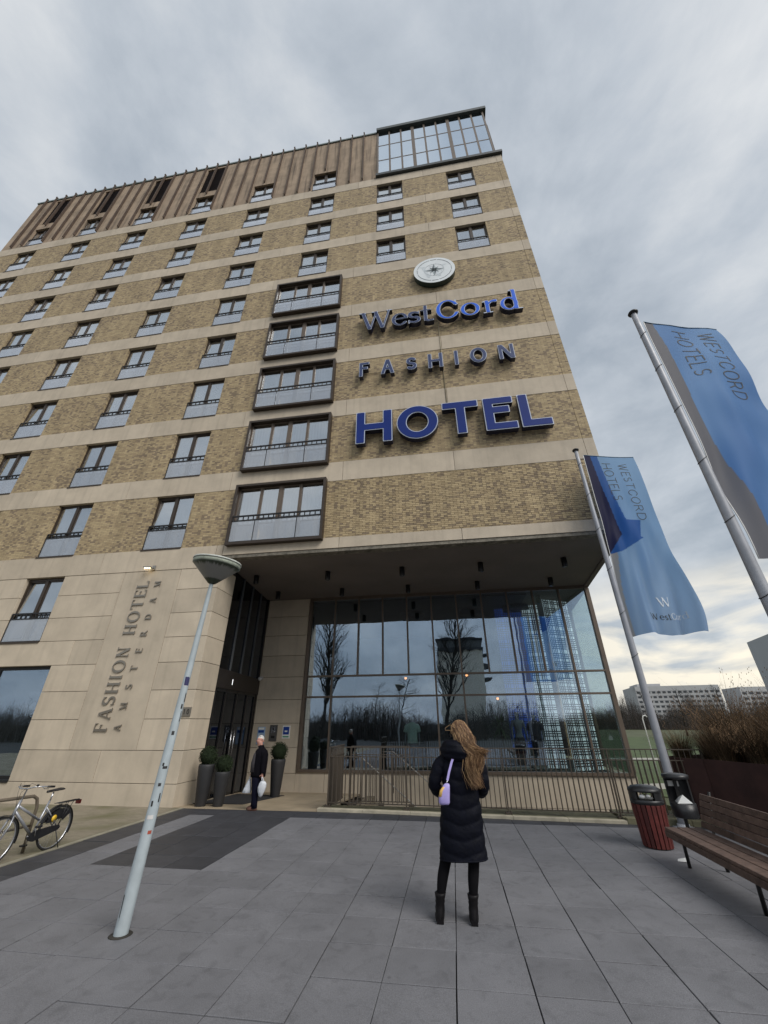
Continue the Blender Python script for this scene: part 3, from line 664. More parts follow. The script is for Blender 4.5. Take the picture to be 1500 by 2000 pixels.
# ---- windows
def window_protos():
    P = {}
    fr = MB(); y = 0.11; w, h = WW, WH; t = 0.065
    fr.box(0.004, w-.004, y, y+.09, 0.004, t+.03); fr.box(0.004, w-.004, y, y+.09, h-t-.004, h-.004)
    fr.box(0.004, t, y, y+.09, t+.03, h-t-.004); fr.box(w-t, w-.004, y, y+.09, t+.03, h-t-.004); fr.box(w/2-.055, w/2+.055, y-.005, y+.085, t+.03, h-t-.004)
    for s0, s1 in ((t, w/2-.055), (w/2+.055, w-t)):      # sash inner edge
        fr.box(s0, s0+.03, y+.02, y+.07, t+.03, h-t-.004); fr.box(s1-.03, s1, y+.02, y+.07, t+.03, h-t-.004); fr.box(s0+.03, s1-.03, y+.02, y+.07, h-t-.04, h-t-.004)
    fr.box(0.002, w-.002, -0.03, y, -0.03, 0.02)        # sill
    P['window'] = fr.mesh('window', BRONZE)
    pn = MB(); pn.box(t, w/2-.055, y+.04, y+.05, t+.03, h-t); P['pane'] = pn.mesh('pane', W_GLASS)
    cu = MB(); n = 60; vs = []; 
    for i in range(n+1):
        u = .02+(w-.04)*i/n; d = y+.14+0.02*math.sin(i*1.7)+0.008*math.sin(i*4.1); vs += [(u, d, 0.03), (u, d, h-.03)]
    cu.add(vs, [(2*i, 2*i+2, 2*i+3, 2*i+1) for i in range(n)], 0, True); P['curtain'] = cu.mesh('curtain', CURTAIN)
    hc = MB(); vs = []; n = 26
    for i in range(n+1):
        u = w*0.52+(w*0.46)*i/n; d = y+.14+0.02*math.sin(i*1.7); vs += [(u, d, 0.03), (u, d, h-.03)]
    hc.add(vs, [(2*i, 2*i+2, 2*i+3, 2*i+1) for i in range(n)], 0, True); P['halfcurtain'] = hc.mesh('curtain', CURTAIN)
    ba = MB(); yb = 0.025
    ba.box(.01, w-.01, yb, yb+.045, .90, .945); ba.box(.01, w-.01, yb, yb+.045, .73, .77)
    for k in range(9):
        xk = .03+(w-.06)*k/8; ba.box(xk-.015, xk+.015, yb+.005, yb+.035, .77, .90)
    ba.box(.01, w-.01, yb, yb+.03, 0.022, .05); ba.box(.003, .028, yb, yb+.04, .05, .90); ba.box(w-.028, w-.003, yb, yb+.04, .05, .90)
    P['balustrade'] = ba.mesh('balustrade', BLACKM)
    fp = MB(); fp.box(.012, w-.012, yb+.01, yb+.022, .052, .733); P['frosted_panel'] = fp.mesh('frosted_panel', glass_frost)
    return P
def frost_mat():
    m = bpy.data.materials.new('frosted_glass'); m.use_nodes = True; nd, lk = m.node_tree.nodes, m.node_tree.links; nd.clear()
    o = N(nd, 'ShaderNodeOutputMaterial'); tr = N(nd, 'ShaderNodeBsdfTransparent'); tr.inputs[0].default_value = (0.9, 0.92, 0.94, 1)
    p = N(nd, 'ShaderNodeBsdfDiffuse'); p.inputs['Color'].default_value = (0.44, 0.455, 0.465, 1)
    g = N(nd, 'ShaderNodeBsdfGlossy'); g.inputs['Roughness'].default_value = 0.12; g.inputs['Color'].default_value = (0.93, 0.95, 1, 1)
    geo = N(nd, 'ShaderNodeNewGeometry'); mpn = N(nd, 'ShaderNodeMapping'); mpn.inputs['Scale'].default_value = (5, 1, .7); lk.new(geo.outputs['Position'], mpn.inputs[0])
    t = N(nd, 'ShaderNodeTexNoise'); t.inputs['Scale'].default_value = 1.0; t.inputs['Detail'].default_value = 3; lk.new(mpn.outputs[0], t.inputs['Vector'])
    mr = N(nd, 'ShaderNodeMapRange'); mr.inputs[1].default_value = .3; mr.inputs[2].default_value = .7; mr.inputs[3].default_value = 0.22; mr.inputs[4].default_value = 0.48; lk.new(t.outputs[0], mr.inputs[0])
    mx = N(nd, 'ShaderNodeMixShader'); lk.new(mr.outputs[0], mx.inputs[0]); lk.new(tr.outputs[0], mx.inputs[1]); lk.new(p.outputs[0], mx.inputs[2])
    lw = N(nd, 'ShaderNodeLayerWeight'); pw = N(nd, 'ShaderNodeMath', operation='POWER'); lk.new(lw.outputs['Facing'], pw.inputs[0]); pw.inputs[1].default_value = 2.0
    ma_ = N(nd, 'ShaderNodeMath', operation='MULTIPLY_ADD'); lk.new(pw.outputs[0], ma_.inputs[0]); ma_.inputs[1].default_value = .8; ma_.inputs[2].default_value = .16
    m2 = N(nd, 'ShaderNodeMixShader'); lk.new(ma_.outputs[0], m2.inputs[0]); lk.new(mx.outputs[0], m2.inputs[1]); lk.new(g.outputs[0], m2.inputs[2]); lk.new(m2.outputs[0], o.inputs[0])
    return m
glass_frost = frost_mat()
WP = window_protos()
OPEN = {('F', 6): 'half', ('F', 8): 'half', ('D', 7): 'half', ('C', 4): 'tilt', ('C', 1): 'tilt', ('A', 3): 'tilt', ('B', 0): 'tilt', ('A', 9): 'half', ('B', 9): 'half', ('C', 9): 'half', ('Z', 9): 'half', ('Z', 8): 'half', ('Y', 8): 'half', ('B', 6): 'tilt'}
def add_window(c, fl, x, z):
    w = put('window', WP['window'], hotel, loc=(x, 0, z)); mode = OPEN.get((c, fl))
    sub = Vector((0, 0, 0))
    if mode == 'tilt': put('pane', WP['pane'], w, loc=(0.0, -0.10, 0.03), rot=(R(-4), 0, 0))
    else: put('pane', WP['pane'], w, loc=(random.uniform(-.002, .002), 0, 0), rot=(random.uniform(-.012, .012), 0, random.uniform(-.012, .012)))
    put('pane', WP['pane'], w, loc=(WW/2-0.01, 0, 0), rot=(random.uniform(-.012, .012), 0, random.uniform(-.012, .012)))
    rv = random.random()
    cu_ = put('curtain', WP['halfcurtain' if mode == 'half' or rv < .10 else 'curtain'], w)
    if mode is None and rv > .40: cu_.scale = (random.uniform(.80, .97), 1, 1); cu_.location = (random.choice((0.0, .08)), 0, 0)
    put('balustrade', WP['balustrade'], w); put('frosted_panel', WP['frosted_panel'], w)
for c in COLX:
    for fl in win_floors(c): add_window(c, fl, COLX[c], Z0+(fl-1)*H)
# ---- bay windows (projecting bronze frames)
def make_bay(z0):
    yf = -0.20; x0, x1, zb, zt = -6.87, -3.62, -0.09, 2.19
    t = 0.085
    fr = MB(); 
    fr.box(x0, x1, yf, 0.1, zb, zb+t); fr.box(x0, x1, yf, 0.1, zt-t, zt); fr.box(x0, x0+t, yf+.002, 0.098, zb+t, zt-t); fr.box(x1-t, x1, yf+.002, 0.098, zb+t, zt-t)
    w = fr.build('bay_window', BRONZE, hotel, loc=(0, 0, z0))
    ins = MB(); yg = -0.02
    third = (x1-x0-2*t); xa = x0+t; m1, m2 = xa+third*0.265, xa+third*0.735; mc = (m1+m2)/2
    for xm, ww in ((m1, .03), (m2, .03), (mc, .05)): ins.box(xm-ww, xm+ww, yg-.03, yg+.06, zb+t, zt-t)
    ins.box(xa, xa+.035, yg-.02, yg+.06, zb+t, zt-t); ins.box(x1-t-.035, x1-t, yg-.02, yg+.06, zb+t, zt-t)
    for a, b in ((m1+.03, mc-.05), (mc+.05, m2-.03)):
        ins.box(a, a+.04, yg-.02, yg+.05, zb+t, zt-t-.05); ins.box(b-.04, b, yg-.02, yg+.05, zb+t, zt-t-.05)
    ins.box(xa, x1-t, yg-.02, yg+.06, zt-t-.05, zt-t-.002)
    ins.build('mullion_frame', BRONZE_L, w)
    for a, b in ((xa, m1), (m1, mc), (mc, m2), (m2, x1-t)): put('pane', bx(a+.035, b-.035, yg+.01, yg+.02, zb+t, zt-t-.05).mesh('pane', W_GLASS), w, rot=(0, 0, random.uniform(-.003, .003)))
    ba = MB(); yb = yf+.03
    ba.box(xa, x1-t, yb, yb+.045, .92, .965); ba.box(xa, x1-t, yb, yb+.045, .745, .785)
    for k in range(18):
        xk = xa+.03+(third-.06)*k/17; ba.box(xk-.015, xk+.015, yb+.005, yb+.035, .785, .92)
    for xm in (m1, m2): ba.box(xm-.012, xm+.012, yb+.005, yb+.035, zb+t, .75)
    ba.box(xa, x1-t, yb, yb+.03, zb+t+.002, zb+t+.03)
    ba.build('balustrade', BLACKM, w)
    for a, b in ((xa, m1), (m1, m2), (m2, x1-t)): bx(a+.014, b-.014, yb+.01, yb+.022, zb+t+.032, .748).build('frosted_panel', glass_frost, w)
    cu = MB(); n = 120; vs = []
    for i in range(n+1):
        u = x0+.02+(x1-x0-.04)*i/n; d = 0.24+0.025*math.sin(i*1.45)+0.01*math.sin(i*3.7); vs += [(u, d, 0.01), (u, d, 2.1)]
    cu.add(vs, [(2*i, 2*i+2, 2*i+3, 2*i+1) for i in range(n)], 0, True); cu.build('curtain', CURTAIN, w)
    if z0 < Z0+2*H+.1:
        ls = MB(); ls.lathe([(.05, 0), (.13, .0), (.09, .26), (.04, .26)], (x0+.85, .14, .28), 14); ls.build('lamp_shade', mat('warm_lamp_shade', (.9, .6, .25), .6, emit=(1, .62, .2, 1.1)), w)
    return w
for fl in range(1, 6):
    make_bay(Z0+(fl-1)*H)

# ---- lower facade left of the opening
XP0, XP1 = -10.34, -8.32
XE = -6.95
rows = [6.22, 5.54, 4.80, 4.08, 3.37, 2.64, 1.92, 1.19, 0.47, -0.2]
bx(XLB, XE-.04, 0.30, 0.6, -0.3, 6.6).build('core_wall', BACK, hotel)
def block(x0, x1, z0, z1, depth=0.28, y0=0.0, m=STONE, name='stone_block'):
    bx(x0+.006, x1-.006, y0, y0+depth, z0+.006, z1-.006).build(name, m, hotel, bevel=0.006)
def row_blocks(i, segs):
    for a, b in segs:
        block(a, b, rows[i+1], rows[i], 1.0 if b == XE else 0.28)
wx = [(-26.25, -24.75), (-22.2, -20.7), (-18.16, -16.65), (-14.10, -12.61)]
base = [XLB]
def left_segs(z_has_win, far=-12.61):
    out_ = []; x = XLB
    for a, b in wx: out_.append((x, a)); x = b
    out_.append((x, XP0)); return out_
for i in (0, 1, 2): row_blocks(i, left_segs(True)+[(XP1, XE)])
row_blocks(3, [(XLB, -23.5), (-23.5, -19.4), (-19.4, -15.38), (-15.38, -11.34), (-11.34, XP0), (XP1, XE)])
bwx = [(-25.0, -20.2), (-16.9, -11.86)]
for i in (4, 5, 6, 7): 
    if i == 7: break
    row_blocks(i, [(XLB, -25.0), (-20.2, -16.9), (-11.86, XP0), (XP1, XE)])
row_blocks(7, [(XLB, -25.0), (-20.2, -16.9), (-11.86, -9.34), (-9.34, XE)])
row_blocks(8, [(XLB, -23.5), (-23.5, -19.4), (-19.4, -15.38), (-15.38, -11.34), (-11.34, XE)])
block(XP0, XP1, 1.19, 6.22, name='lettering_slab')
for x_ in [w_[0] for w_ in wx]: add_window('B', 0, x_, 4.08)
for a, b in bwx:
    fr = MB(); fr.box(a, b, .15, .22, .5, .58); fr.box(a, b, .15, .22, 3.28, 3.36); fr.box(a, a+.07, .15, .22, .58, 3.28); fr.box(b-.07, b, .15, .22, .58, 3.28)
    fr.box(a+(b-a)*.62-.03, a+(b-a)*.62+.03, .15, .22, .58, 3.28); fr.box(a, b, -0.03, .15, .44, .5)
    w = fr.build('shop_window', BLACKM, hotel)
    bx(a+.07, a+(b-a)*.62-.03, .18, .19, .58, 3.28).build('pane', S_GLASS, w); bx(a+(b-a)*.62+.03, b-.07, .18, .19, .58, 3.28).build('pane', S_GLASS, w)
# lowest band
js = [XLB, -23.5, -19.45, -15.4, -11.35, -7.23]
for a, b in zip(js, js[1:]): bx(a+.006, b-.006, -0.012, TH, 6.226, 6.968).build('stone_panel', STONE, hotel)
bx(-7.218, -7.0, -0.012, TH, 6.226, 6.968).build('stone_panel', STONE, hotel)
for a, b in ((-6.99, -3.10), (-3.10, 0.70), (0.70, 4.84), (4.84, XRB)): bx(a+.006, b-.006, -0.012, TH, 6.61, 6.968).build('stone_panel', STONE, hotel)
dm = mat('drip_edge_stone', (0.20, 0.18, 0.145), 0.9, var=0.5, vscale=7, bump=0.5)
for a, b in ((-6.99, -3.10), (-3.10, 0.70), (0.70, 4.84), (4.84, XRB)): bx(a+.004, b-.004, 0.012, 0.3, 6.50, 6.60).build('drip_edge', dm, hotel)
# soffit, recess walls
YR = 5.0
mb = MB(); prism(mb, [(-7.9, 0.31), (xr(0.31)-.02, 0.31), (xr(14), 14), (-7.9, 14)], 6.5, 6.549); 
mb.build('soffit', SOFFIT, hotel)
mb = MB(); prism(mb, [(XRB-.12, 0.0), (XRB, 0.0), (xr(14.5)+.06, 14.5), (xr(14.5)-.2, 14.5)], 6.44, 6.96); mb.build('side_beam', SOFFIT, hotel)
# stone recess wall (rows) between entrance and storefront
rz = [6.5, 5.77, 4.99, 4.2, 3.40, 2.6, 1.8, 1.01, 0.23, -0.6]
STONE2 = STONE
for i in range(9):
    mb = bx(-7.5, -5.66, YR, YR+.25, rz[i+1]+.006, rz[i]-.006); mb.build('stone_block', STONE2, hotel, bevel=0.006)
bx(-7.6, -5.6, YR+.26, YR+.5, -0.6, 6.5).build('core_wall', BACK, hotel)
# plinth below storefront
for a, b in ((-5.66, -4.6), (-4.6, -2.0), (-2.0, 0.6), (0.6, 3.2), (3.2, 5.62)):
    bx(a+.005, b-.005, YR, YR+.25, -0.60, 0.27).build('plinth_block', STONE2, hotel, bevel=0.006)
    bx(a+.005, b-.005, YR+.01, YR+.25, -2.2, -0.61).build('plinth_block', STONE2, hotel)
bx(5.3, 5.615, YR+.26, 13.5, -2.2, 0.27).build('plinth_block', STONE2, hotel)
# storefront
SX0, SX1 = -5.62, 5.58
sf = thing('storefront_glazing', 'wide glazed shop front with slim bronze mullions under the soffit', 'shop window', (0, 0, 0))
fr = MB(); fr.box(SX0, SX1, YR-.06, YR+.14, .27, .36); fr.box(SX0, SX1, YR-.06, YR+.14, 6.38, 6.5); fr.box(SX0, SX0+.12, YR-.06, YR+.14, .36, 6.38); fr.box(SX1-.12, SX1+.02, YR-.06, YR+.14, .36, 6.38)
fr.build('outer_frame', BRONZE_L, sf)
def mull(x, za, zb, w=.03): bx(x-w, x+w, YR-.055, YR+.10, za, zb).build('mullion', BRONZE_L, sf)
tops = [SX0+.12+(SX1-SX0-.24)*i/11 for i in range(1, 11)]
lows = [-4.54, -0.57, 0.49, 4.35]
mids = [min(tops, key=lambda t_: abs(t_-l)) for l in lows]
for x in tops: mull(x, 3.43, 6.38)
for x in mids: mull(x, .36, 2.64); mull(x, 2.70, 3.37)
for z in (2.67, 3.40): bx(SX0+.12, SX1-.12, YR-.058, YR+.10, z-.03, z+.03).build('transom', BRONZE_L, sf)
def panes(xsplit, za, zb):
    xx = [SX0+.12]+list(xsplit)+[SX1-.12]
    for a, b in zip(xx, xx[1:]):
        put('pane', bx(-(b-a)/2+.03, (b-a)/2-.03, 0, .012, za, zb).mesh('pane', S_GLASS), sf, loc=((a+b)/2, YR+.02, 0), rot=(random.uniform(-.0015, .0015), 0, random.uniform(-.0015, .0015)))
panes(tops, 3.43, 6.38); panes(mids, 2.70, 3.37); panes(mids, .36, 2.64)
# glazed right side
for (ya, yb) in ((5.2, 7.9), (7.9, 10.6), (10.6, 13.3)):
    def sx(y): return 5.5+0.04*(y-5)
    mb = MB(); mb.add([(sx(ya), ya, .3), (sx(yb)-.0, yb, .3), (sx(yb), yb, 6.45), (sx(ya), ya, 6.45)], [(0, 1, 2, 3)]); mb.build('side_pane', SIDE_GLASS, sf)
    bx(sx(yb)-.05, sx(yb)+.05, yb-.04, yb+.04, .3, 6.48).build('mullion', BRONZE_L, sf)
# interior
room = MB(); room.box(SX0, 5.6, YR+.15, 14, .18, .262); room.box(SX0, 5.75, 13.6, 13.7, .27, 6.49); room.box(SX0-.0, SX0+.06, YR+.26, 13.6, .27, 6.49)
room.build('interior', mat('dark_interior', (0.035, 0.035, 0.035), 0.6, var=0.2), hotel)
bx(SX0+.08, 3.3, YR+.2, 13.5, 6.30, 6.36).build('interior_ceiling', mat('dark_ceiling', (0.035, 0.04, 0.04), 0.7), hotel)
# ---- entrance (side wall of the recess)
def ex(y): return -7.06-0.11*(y-1.0)
def epanel(ya, yb, za, zb, off=0.0, t=0.06, name='entrance_panel', m=DARKPANEL):
    mb = MB(); mb.add([(ex(ya)+off, ya, za), (ex(yb)+off, yb, za), (ex(yb)+off, yb, zb), (ex(ya)+off, ya, zb), (ex(ya)+off-t, ya, za), (ex(yb)+off-t, yb, za), (ex(yb)+off-t, yb, zb), (ex(ya)+off-t, ya, zb)],
        [(0, 1, 2, 3), (7, 6, 5, 4), (0, 4, 5, 1), (1, 5, 6, 2), (2, 6, 7, 3), (3, 7, 4, 0)]); return mb.build(name, m, hotel)
epanel(1.0, 4.98, -0.4, 6.5, -0.5, 0.05, 'entrance_backing', BACK)
epanel(1.0, 4.98, 2.78, 3.33, 0.05, 0.2, 'fascia_panel', mat('brown_black_fascia', (0.020, 0.014, 0.011), 0.5))
epanel(1.0, 1.12, -0.3, 6.5, 0.03, 0.1, 'entrance_frame', DARKPANEL); epanel(4.86, 4.98, -0.5, 6.5, 0.03, 0.1, 'entrance_frame', DARKPANEL)
ys = [1.12, 2.05, 2.98, 3.92, 4.86]
D_GLASS = glass_mat('dark_entrance_glass', 0.05, (0.12, 0.12, 0.12), (0.5, 0.55, 0.65))
for a, b in zip(ys, ys[1:]):
    epanel(a+.025, b-.025, 3.34, 6.48, -0.02, 0.01, 'entrance_pane', D_GLASS)
    if b < 4.8: epanel(b-.024, b+.024, 3.34, 6.48, 0.03, 0.08, 'entrance_mullion', mat('grey_mullion', (0.09, 0.095, 0.10), 0.45))
door = thing('entrance_door', 'dark glass double door set in the side of the recess', 'door')
door_parts = []
def dpart(*a, **k):
    o = epanel(*a, **k); o.parent = door; return o
for a, b in ((1.3, 2.0), (2.08, 2.95), (3.0, 3.9), (3.98, 4.7)):
    dpart(a, b, -0.05 if a < 2 else -0.25, 2.7, -0.02, 0.012, name='door_glass', m=D_GLASS)
for y in (1.25, 2.04, 2.975, 3.94, 4.75): dpart(y-.04, y+.04, -0.3, 2.76, 0.02, 0.06, name='door_frame', m=DARKPANEL)
dpart(1.2, 4.8, 2.70, 2.77, 0.02, 0.06, name='door_head', m=DARKPANEL)
for y in (2.86, 3.1):
    mb = MB(); mb.tube([(ex(y)+.07, y, 0.8), (ex(y)+.07, y, 1.6)], .016, 8); mb.build('handle', CHROME, door)
mb = MB(); g1, w1 = glyph('1', s=.12, serif=False)
sdf_mesh(mb, s_box(0.05, 0.22, 0, 1), 0, .4, -.05, 1.05, lambda u, v, d: (ex(2.33)+.055+d, 2.28+u*.18, 2.93+v*.17), .05, 0, 0.0, .004)
mb.build('lit_number', mat('lit_white', (0.9, 0.9, 0.9), 0.5, emit=(1, 1, 1, 0.8)), hotel)
mb = MB(); quadbox(mb, [(-6.95, 0.9, frise(0.9)+.012), (-5.6, 1.0, frise(1.0)+.012), (-5.5, 3.7, frise(3.7)+.012), (-7.2, 3.9, frise(3.9)+.012)], 0.011); o = mb.build('door_mat', mat('black_mat', (0.015, 0.015, 0.018), 0.95, bump=.5, bscale=80)); o['label'] = 'large black mat on the entrance floor in front of the dark door'; o['category'] = 'door mat'
# cable conduit on the sign wall
mb = MB(); mb.tube([(0.66, -.03, 11.9), (0.66, -.03, 17.0)], .014, 6); mb.tube([(-2.5, -.03, 14.0), (3.3, -.03, 14.0)], .010, 6); mb.build('cable_conduit', mat('conduit', (0.35, 0.3, 0.2), 0.6), hotel)

# ------------------------------------------------------------------ SIGNS
def sign_word(root, word, x0, x1, zb, h, s, t, serif, wide, faces, trim=SILVER, y=-0.10, depth=0.22, inset=0.05, mats_by_i=None, gap=None, res=0.028):
    gl = [glyph(c, s, t, serif, wide) for c in word]; tot = sum(g_[1] for g_ in gl)
    gapu = ((x1-x0)/h-tot)/max(1, len(word)-1); x = x0
    for i, (f, w) in enumerate(gl):
        mb = MB(); to3 = wall_xz(x, zb, h, y)
        sdf_mesh(mb, f, -0.12, w+0.16, -0.06, 1.14, to3, res, 0.0, 0.0, depth, 0, 1)
        L = mb.build('letter', [trim, NAVY], root)
        mb = MB(); sdf_mesh(mb, f, -0.12, w+0.16, -0.06, 1.14, to3, res, -inset/h, depth, depth+.012, 0, 0)
        mb.build('letter_face', faces if not isinstance(faces, list) else faces[i], L)
        x += (w+gapu)*h
hs = thing('hotel_sign', 'large navy block letters reading HOTEL with white outlines on the brick wall', 'sign', (0, 0, 0))
sign_word(hs, 'HOTEL', -2.62, 3.95, 10.33, 1.42, 0.235, 0.215, False, 1.18, BLUE, inset=0.03, res=0.022)
fs_ = thing('fashion_sign', 'widely spaced small block letters reading FASHION with pale outlines', 'sign', (0, 0, 0))
sign_word(fs_, 'FASHION', -2.58, 3.30, 13.60, 0.76, 0.19, 0.17, False, 0.95, GREYBLUE, inset=0.022, depth=0.2, res=0.028)
ws_ = thing('westcord_sign', 'serif letters reading WestCord, grey blue West and bright blue Cord', 'sign', (0, 0, 0))
sign_word(ws_, 'West', -2.62, 0.46, 16.28, 1.12, 0.135, 0.07, True, 1.10, GREYBLUE, inset=0.02, depth=0.22)
sign_word(ws_, 'Cord', 0.60, 4.02, 16.28, 1.16, 0.15, 0.08, True, 1.02, BRBLUE, inset=0.026, depth=0.22)
# compass roundel
cs = thing('compass_sign', 'round pale roundel sign with an engraved compass star on the brick wall', 'sign', (0, 0, 0))
cxs_, czs_, rr_ = 0.72, 19.83, 0.93
def disc(mb, r_, ya, yb, n=64, mi=0, mi2=0):
    vs = [(cxs_+r_*math.cos(2*PI*i/n), ya, czs_+r_*math.sin(2*PI*i/n)) for i in range(n)]+[(cxs_+r_*math.cos(2*PI*i/n), yb, czs_+r_*math.sin(2*PI*i/n)) for i in range(n)]
    mb.add(vs, [tuple(range(n))], mi); mb.add(vs, [(i+n, (i+1) % n+n, (i+1) % n, i) for i in range(n)], mi2)
mb = MB(); disc(mb, rr_, -0.26, -0.02, mi=0, mi2=1); mb.build('disc', [PALE, mat('dark_green_rim', (0.02, 0.04, 0.035), 0.4)], cs)
def polar(u, v, d): return (cxs_+u, -0.262-d, czs_+v)
mb = MB(); sdf_mesh(mb, s_ring(0, 0, .78, .78, .022, .022), -.85, .85, -.85, .85, polar, .028, 0, 0, .006); sdf_mesh(mb, s_ring(0, 0, .44, .44, .012, .012), -.5, .5, -.5, .5, polar, .018, 0, 0, .006); mb.build('engraved_ring', LINEGREY, cs)
star = MB(); starl = MB()
for k in range(8):
    a = PI/4*k; L = .46 if k % 2 == 0 else .30; wv = .085 if k % 2 == 0 else .06
    d = Vector((math.cos(a), math.sin(a))); p = Vector((-d.y, d.x))
    for sgn, tgt in ((1, star), (-1, starl)):
        pts3 = [(0, 0), tuple(d*wv*1.2+p*wv*sgn), tuple(d*L)]
        vs = [(cxs_+u, -0.269, czs_+v) for u, v in pts3]; tgt.add(vs, [(0, 1, 2) if sgn < 0 else (0, 2, 1)])
star.build('star_dark', LINEGREY, cs); starl.build('star_light', mat('star_grey', (0.36, 0.42, 0.43), 0.5), cs)
gW, wW = glyph('W', s=.12, t=.06)
mb = MB(); sdf_mesh(mb, gW, -.1, wW+.1, 0, 1, lambda u, v, d: (cxs_-.62+u*1.05, -0.2615-d, czs_-.52+v*.85), .03, 0, 0, .004); mb.build('faint_letter', mat('pale_letter', (0.62, 0.67, 0.70), 0.5), cs)
# bronze wall lettering, reading upwards
wlt = thing('wall_lettering', 'raised bronze serif letters reading FASHION HOTEL AMSTERDAM up the stone panel', 'sign', (0, 0, 0))
def vert_word(word, xbase, z0, z1, h, s, t, spaces=0.0, wide=1.0, res=.045):
    gl = [(None, .55) if c == ' ' else glyph(c, s, t, True, wide) for c in word]; tot = sum(g_[1] for g_ in gl)
    gp = ((z1-z0)/h-tot)/(len(word)-1); z = z0
    for f, w in gl:
        if f is not None:
            mb = MB(); to3 = (lambda zc: (lambda u, v, d: (xbase-v*h, -0.012-d, zc+u*h)))(z)
            sdf_mesh(mb, f, -.1, w+.12, -.05, 1.08, to3, res, 0, 0, .02); mb.build('letter', LETBRONZE, wlt)
        z += (w+gp)*h
vert_word('FASHION HOTEL', -9.33, 1.60, 5.86, 0.40, .15, .06)
vert_word('AMSTERDAM', -8.92, 1.63, 5.85, 0.21, .16, .07, res=.07)
# small wall things
adr = thing('address_plaque', 'small bronze plaque with house number on the stone pier', 'sign', (-7.13, 0, 2.09))
bx(-.17, .17, -.025, -.001, -.11, .11).build('plate', LETBRONZE, adr)
for i, ch in enumerate('310'):
    mb = MB(); f, w = glyph(ch, s=.12, serif=False); sdf_mesh(mb, f, -.05, .65, -.05, 1.05, lambda u, v, d, i=i: (-.13+i*.095+u*.12, -.027-d, -.065+v*.13), .07, 0, 0, .006); mb.build('digit', BLACKM, adr)
lt = thing('wall_light', 'small wall light with three lit bulbs above the wall lettering', 'light', (-9.45, 0, 6.30))
mb = MB(); mb.box(.10, .20, -.06, -.013, -.06, .08); mb.obox((.02, -.16, -.01), (.13, 0, -.01), (0, .05, 0), (0, 0, .02)); mb.tube([(.15, -.05, 0), (.13, -.13, 0)], .02, 6); mb.build('housing', mat('light_housing', (0.3, 0.29, 0.27), 0.4, metal=.5), lt)
for k in range(3): mb = MB(); mb.ball((-.06+k*.08, -.17, -.04), .025, 5); mb.build('bulb', mat('lit_bulb', (1, .8, .4), .5, emit=(1, .75, .35, 5)), lt)
dc = thing('dome_camera', 'small white dome camera on the recess wall beside the entrance', 'camera', (-7.38, 4.97, 3.33))
mb = MB(); mb.box(-.05, .05, -.03, .02, .0, .1); mb.tube([(0, -.02, .06), (0, -.14, .06)], .03, 8); mb.ball((0, -.16, .01), .075, 7); mb.build('dome', mat('camera_white', (.5, .5, .5), .3), dc)
def wsign(name, label, x0, x1, z0, z1, m, extra=None, cat='sign'):
    o = thing(name, label, cat, ((x0+x1)/2, YR, (z0+z1)/2)); w, h = (x1-x0)/2, (z1-z0)/2
    bx(-w, w, -.03, -.001, -h, h).build('plate', m, o); return o, w, h
o, w, h = wsign('information_sign', 'blue and white notice on the recess wall right above the man', -7.26, -6.98, 1.12, 1.68, mat('pale_blue_print', (.28, .42, .6), .4))
bx(-w+.03, w-.03, -.034, -.031, h-.19, h-.11).build('blue_bar', mat('sign_deep_blue', (.01, .05, .25), .4), o); bx(-w+.03, w-.03, -.033, -.031, h-.09, h-.02).build('white_field', WHITE, o); bx(-w+.03, w-.03, -.033, -.031, -h+.03, h-.22).build('pale_field', mat('pale_field', (.45, .55, .68), .4, var=.2, vscale=12), o)
o, w, h = wsign('intercom_panel', 'grey steel intercom panel with camera and black keypad on the recess wall', -6.79, -6.50, 1.22, 1.74, mat('intercom_steel', (.13, .125, .12), .4, metal=.5), cat='intercom')
bx(-.08, .08, -.036, -.031, .02, .19).build('speaker_plate', CHROME, o); mb = MB(); mb.ball((0, -.04, .14), .035, 6); mb.build('lens', BLACKM, o); bx(-.07, .07, -.036, -.031, -.17, -.09).build('keypad', BLACKM, o)
o, w, h = wsign('information_sign', 'white notice with a dark blue square and green strip, rightmost on the recess wall', -6.29, -6.00, 1.30, 1.72, WHITE)
bx(-w+.03, w-.03, -.034, -.031, -.08, h-.04).build('blue_square', mat('sign_royal', (.01, .05, .30), .35), o); bx(-w+.03, w-.03, -.034, -.031, -h+.04, -.13).build('green_strip', mat('sign_green', (.03, .25, .12), .4), o); bx(-.05, .05, -.037, -.035, .0, .05).build('white_mark', WHITE, o)
# soffit spotlights
sp = MB(); sp.lathe([(.085, -.30), (.09, -.29), (.09, 0)], n=20, mi=0); sp.lathe([(.06, -.302), (.06, -.295)], n=16, mi=1)
spm = sp.mesh('housing', [BLACKM, mat('lamp_lens', (.1, .1, .1), .2)])
names = ['far left', 'second from the left', 'middle', 'second from the right', 'far right']
for i, x in enumerate((-6.6, -3.95, -1.33, 1.3, 3.95)):
    for j, y in enumerate((1.78, 3.80)):
        o = put('soffit_spotlight', spm, loc=(x, y, 6.5)); o['label'] = 'black cylindrical spotlight under the soffit, %s row, %s' % (('front', 'rear')[j], names[i]); o['category'] = 'spotlight'; o['group'] = 'black spotlights under the soffit'

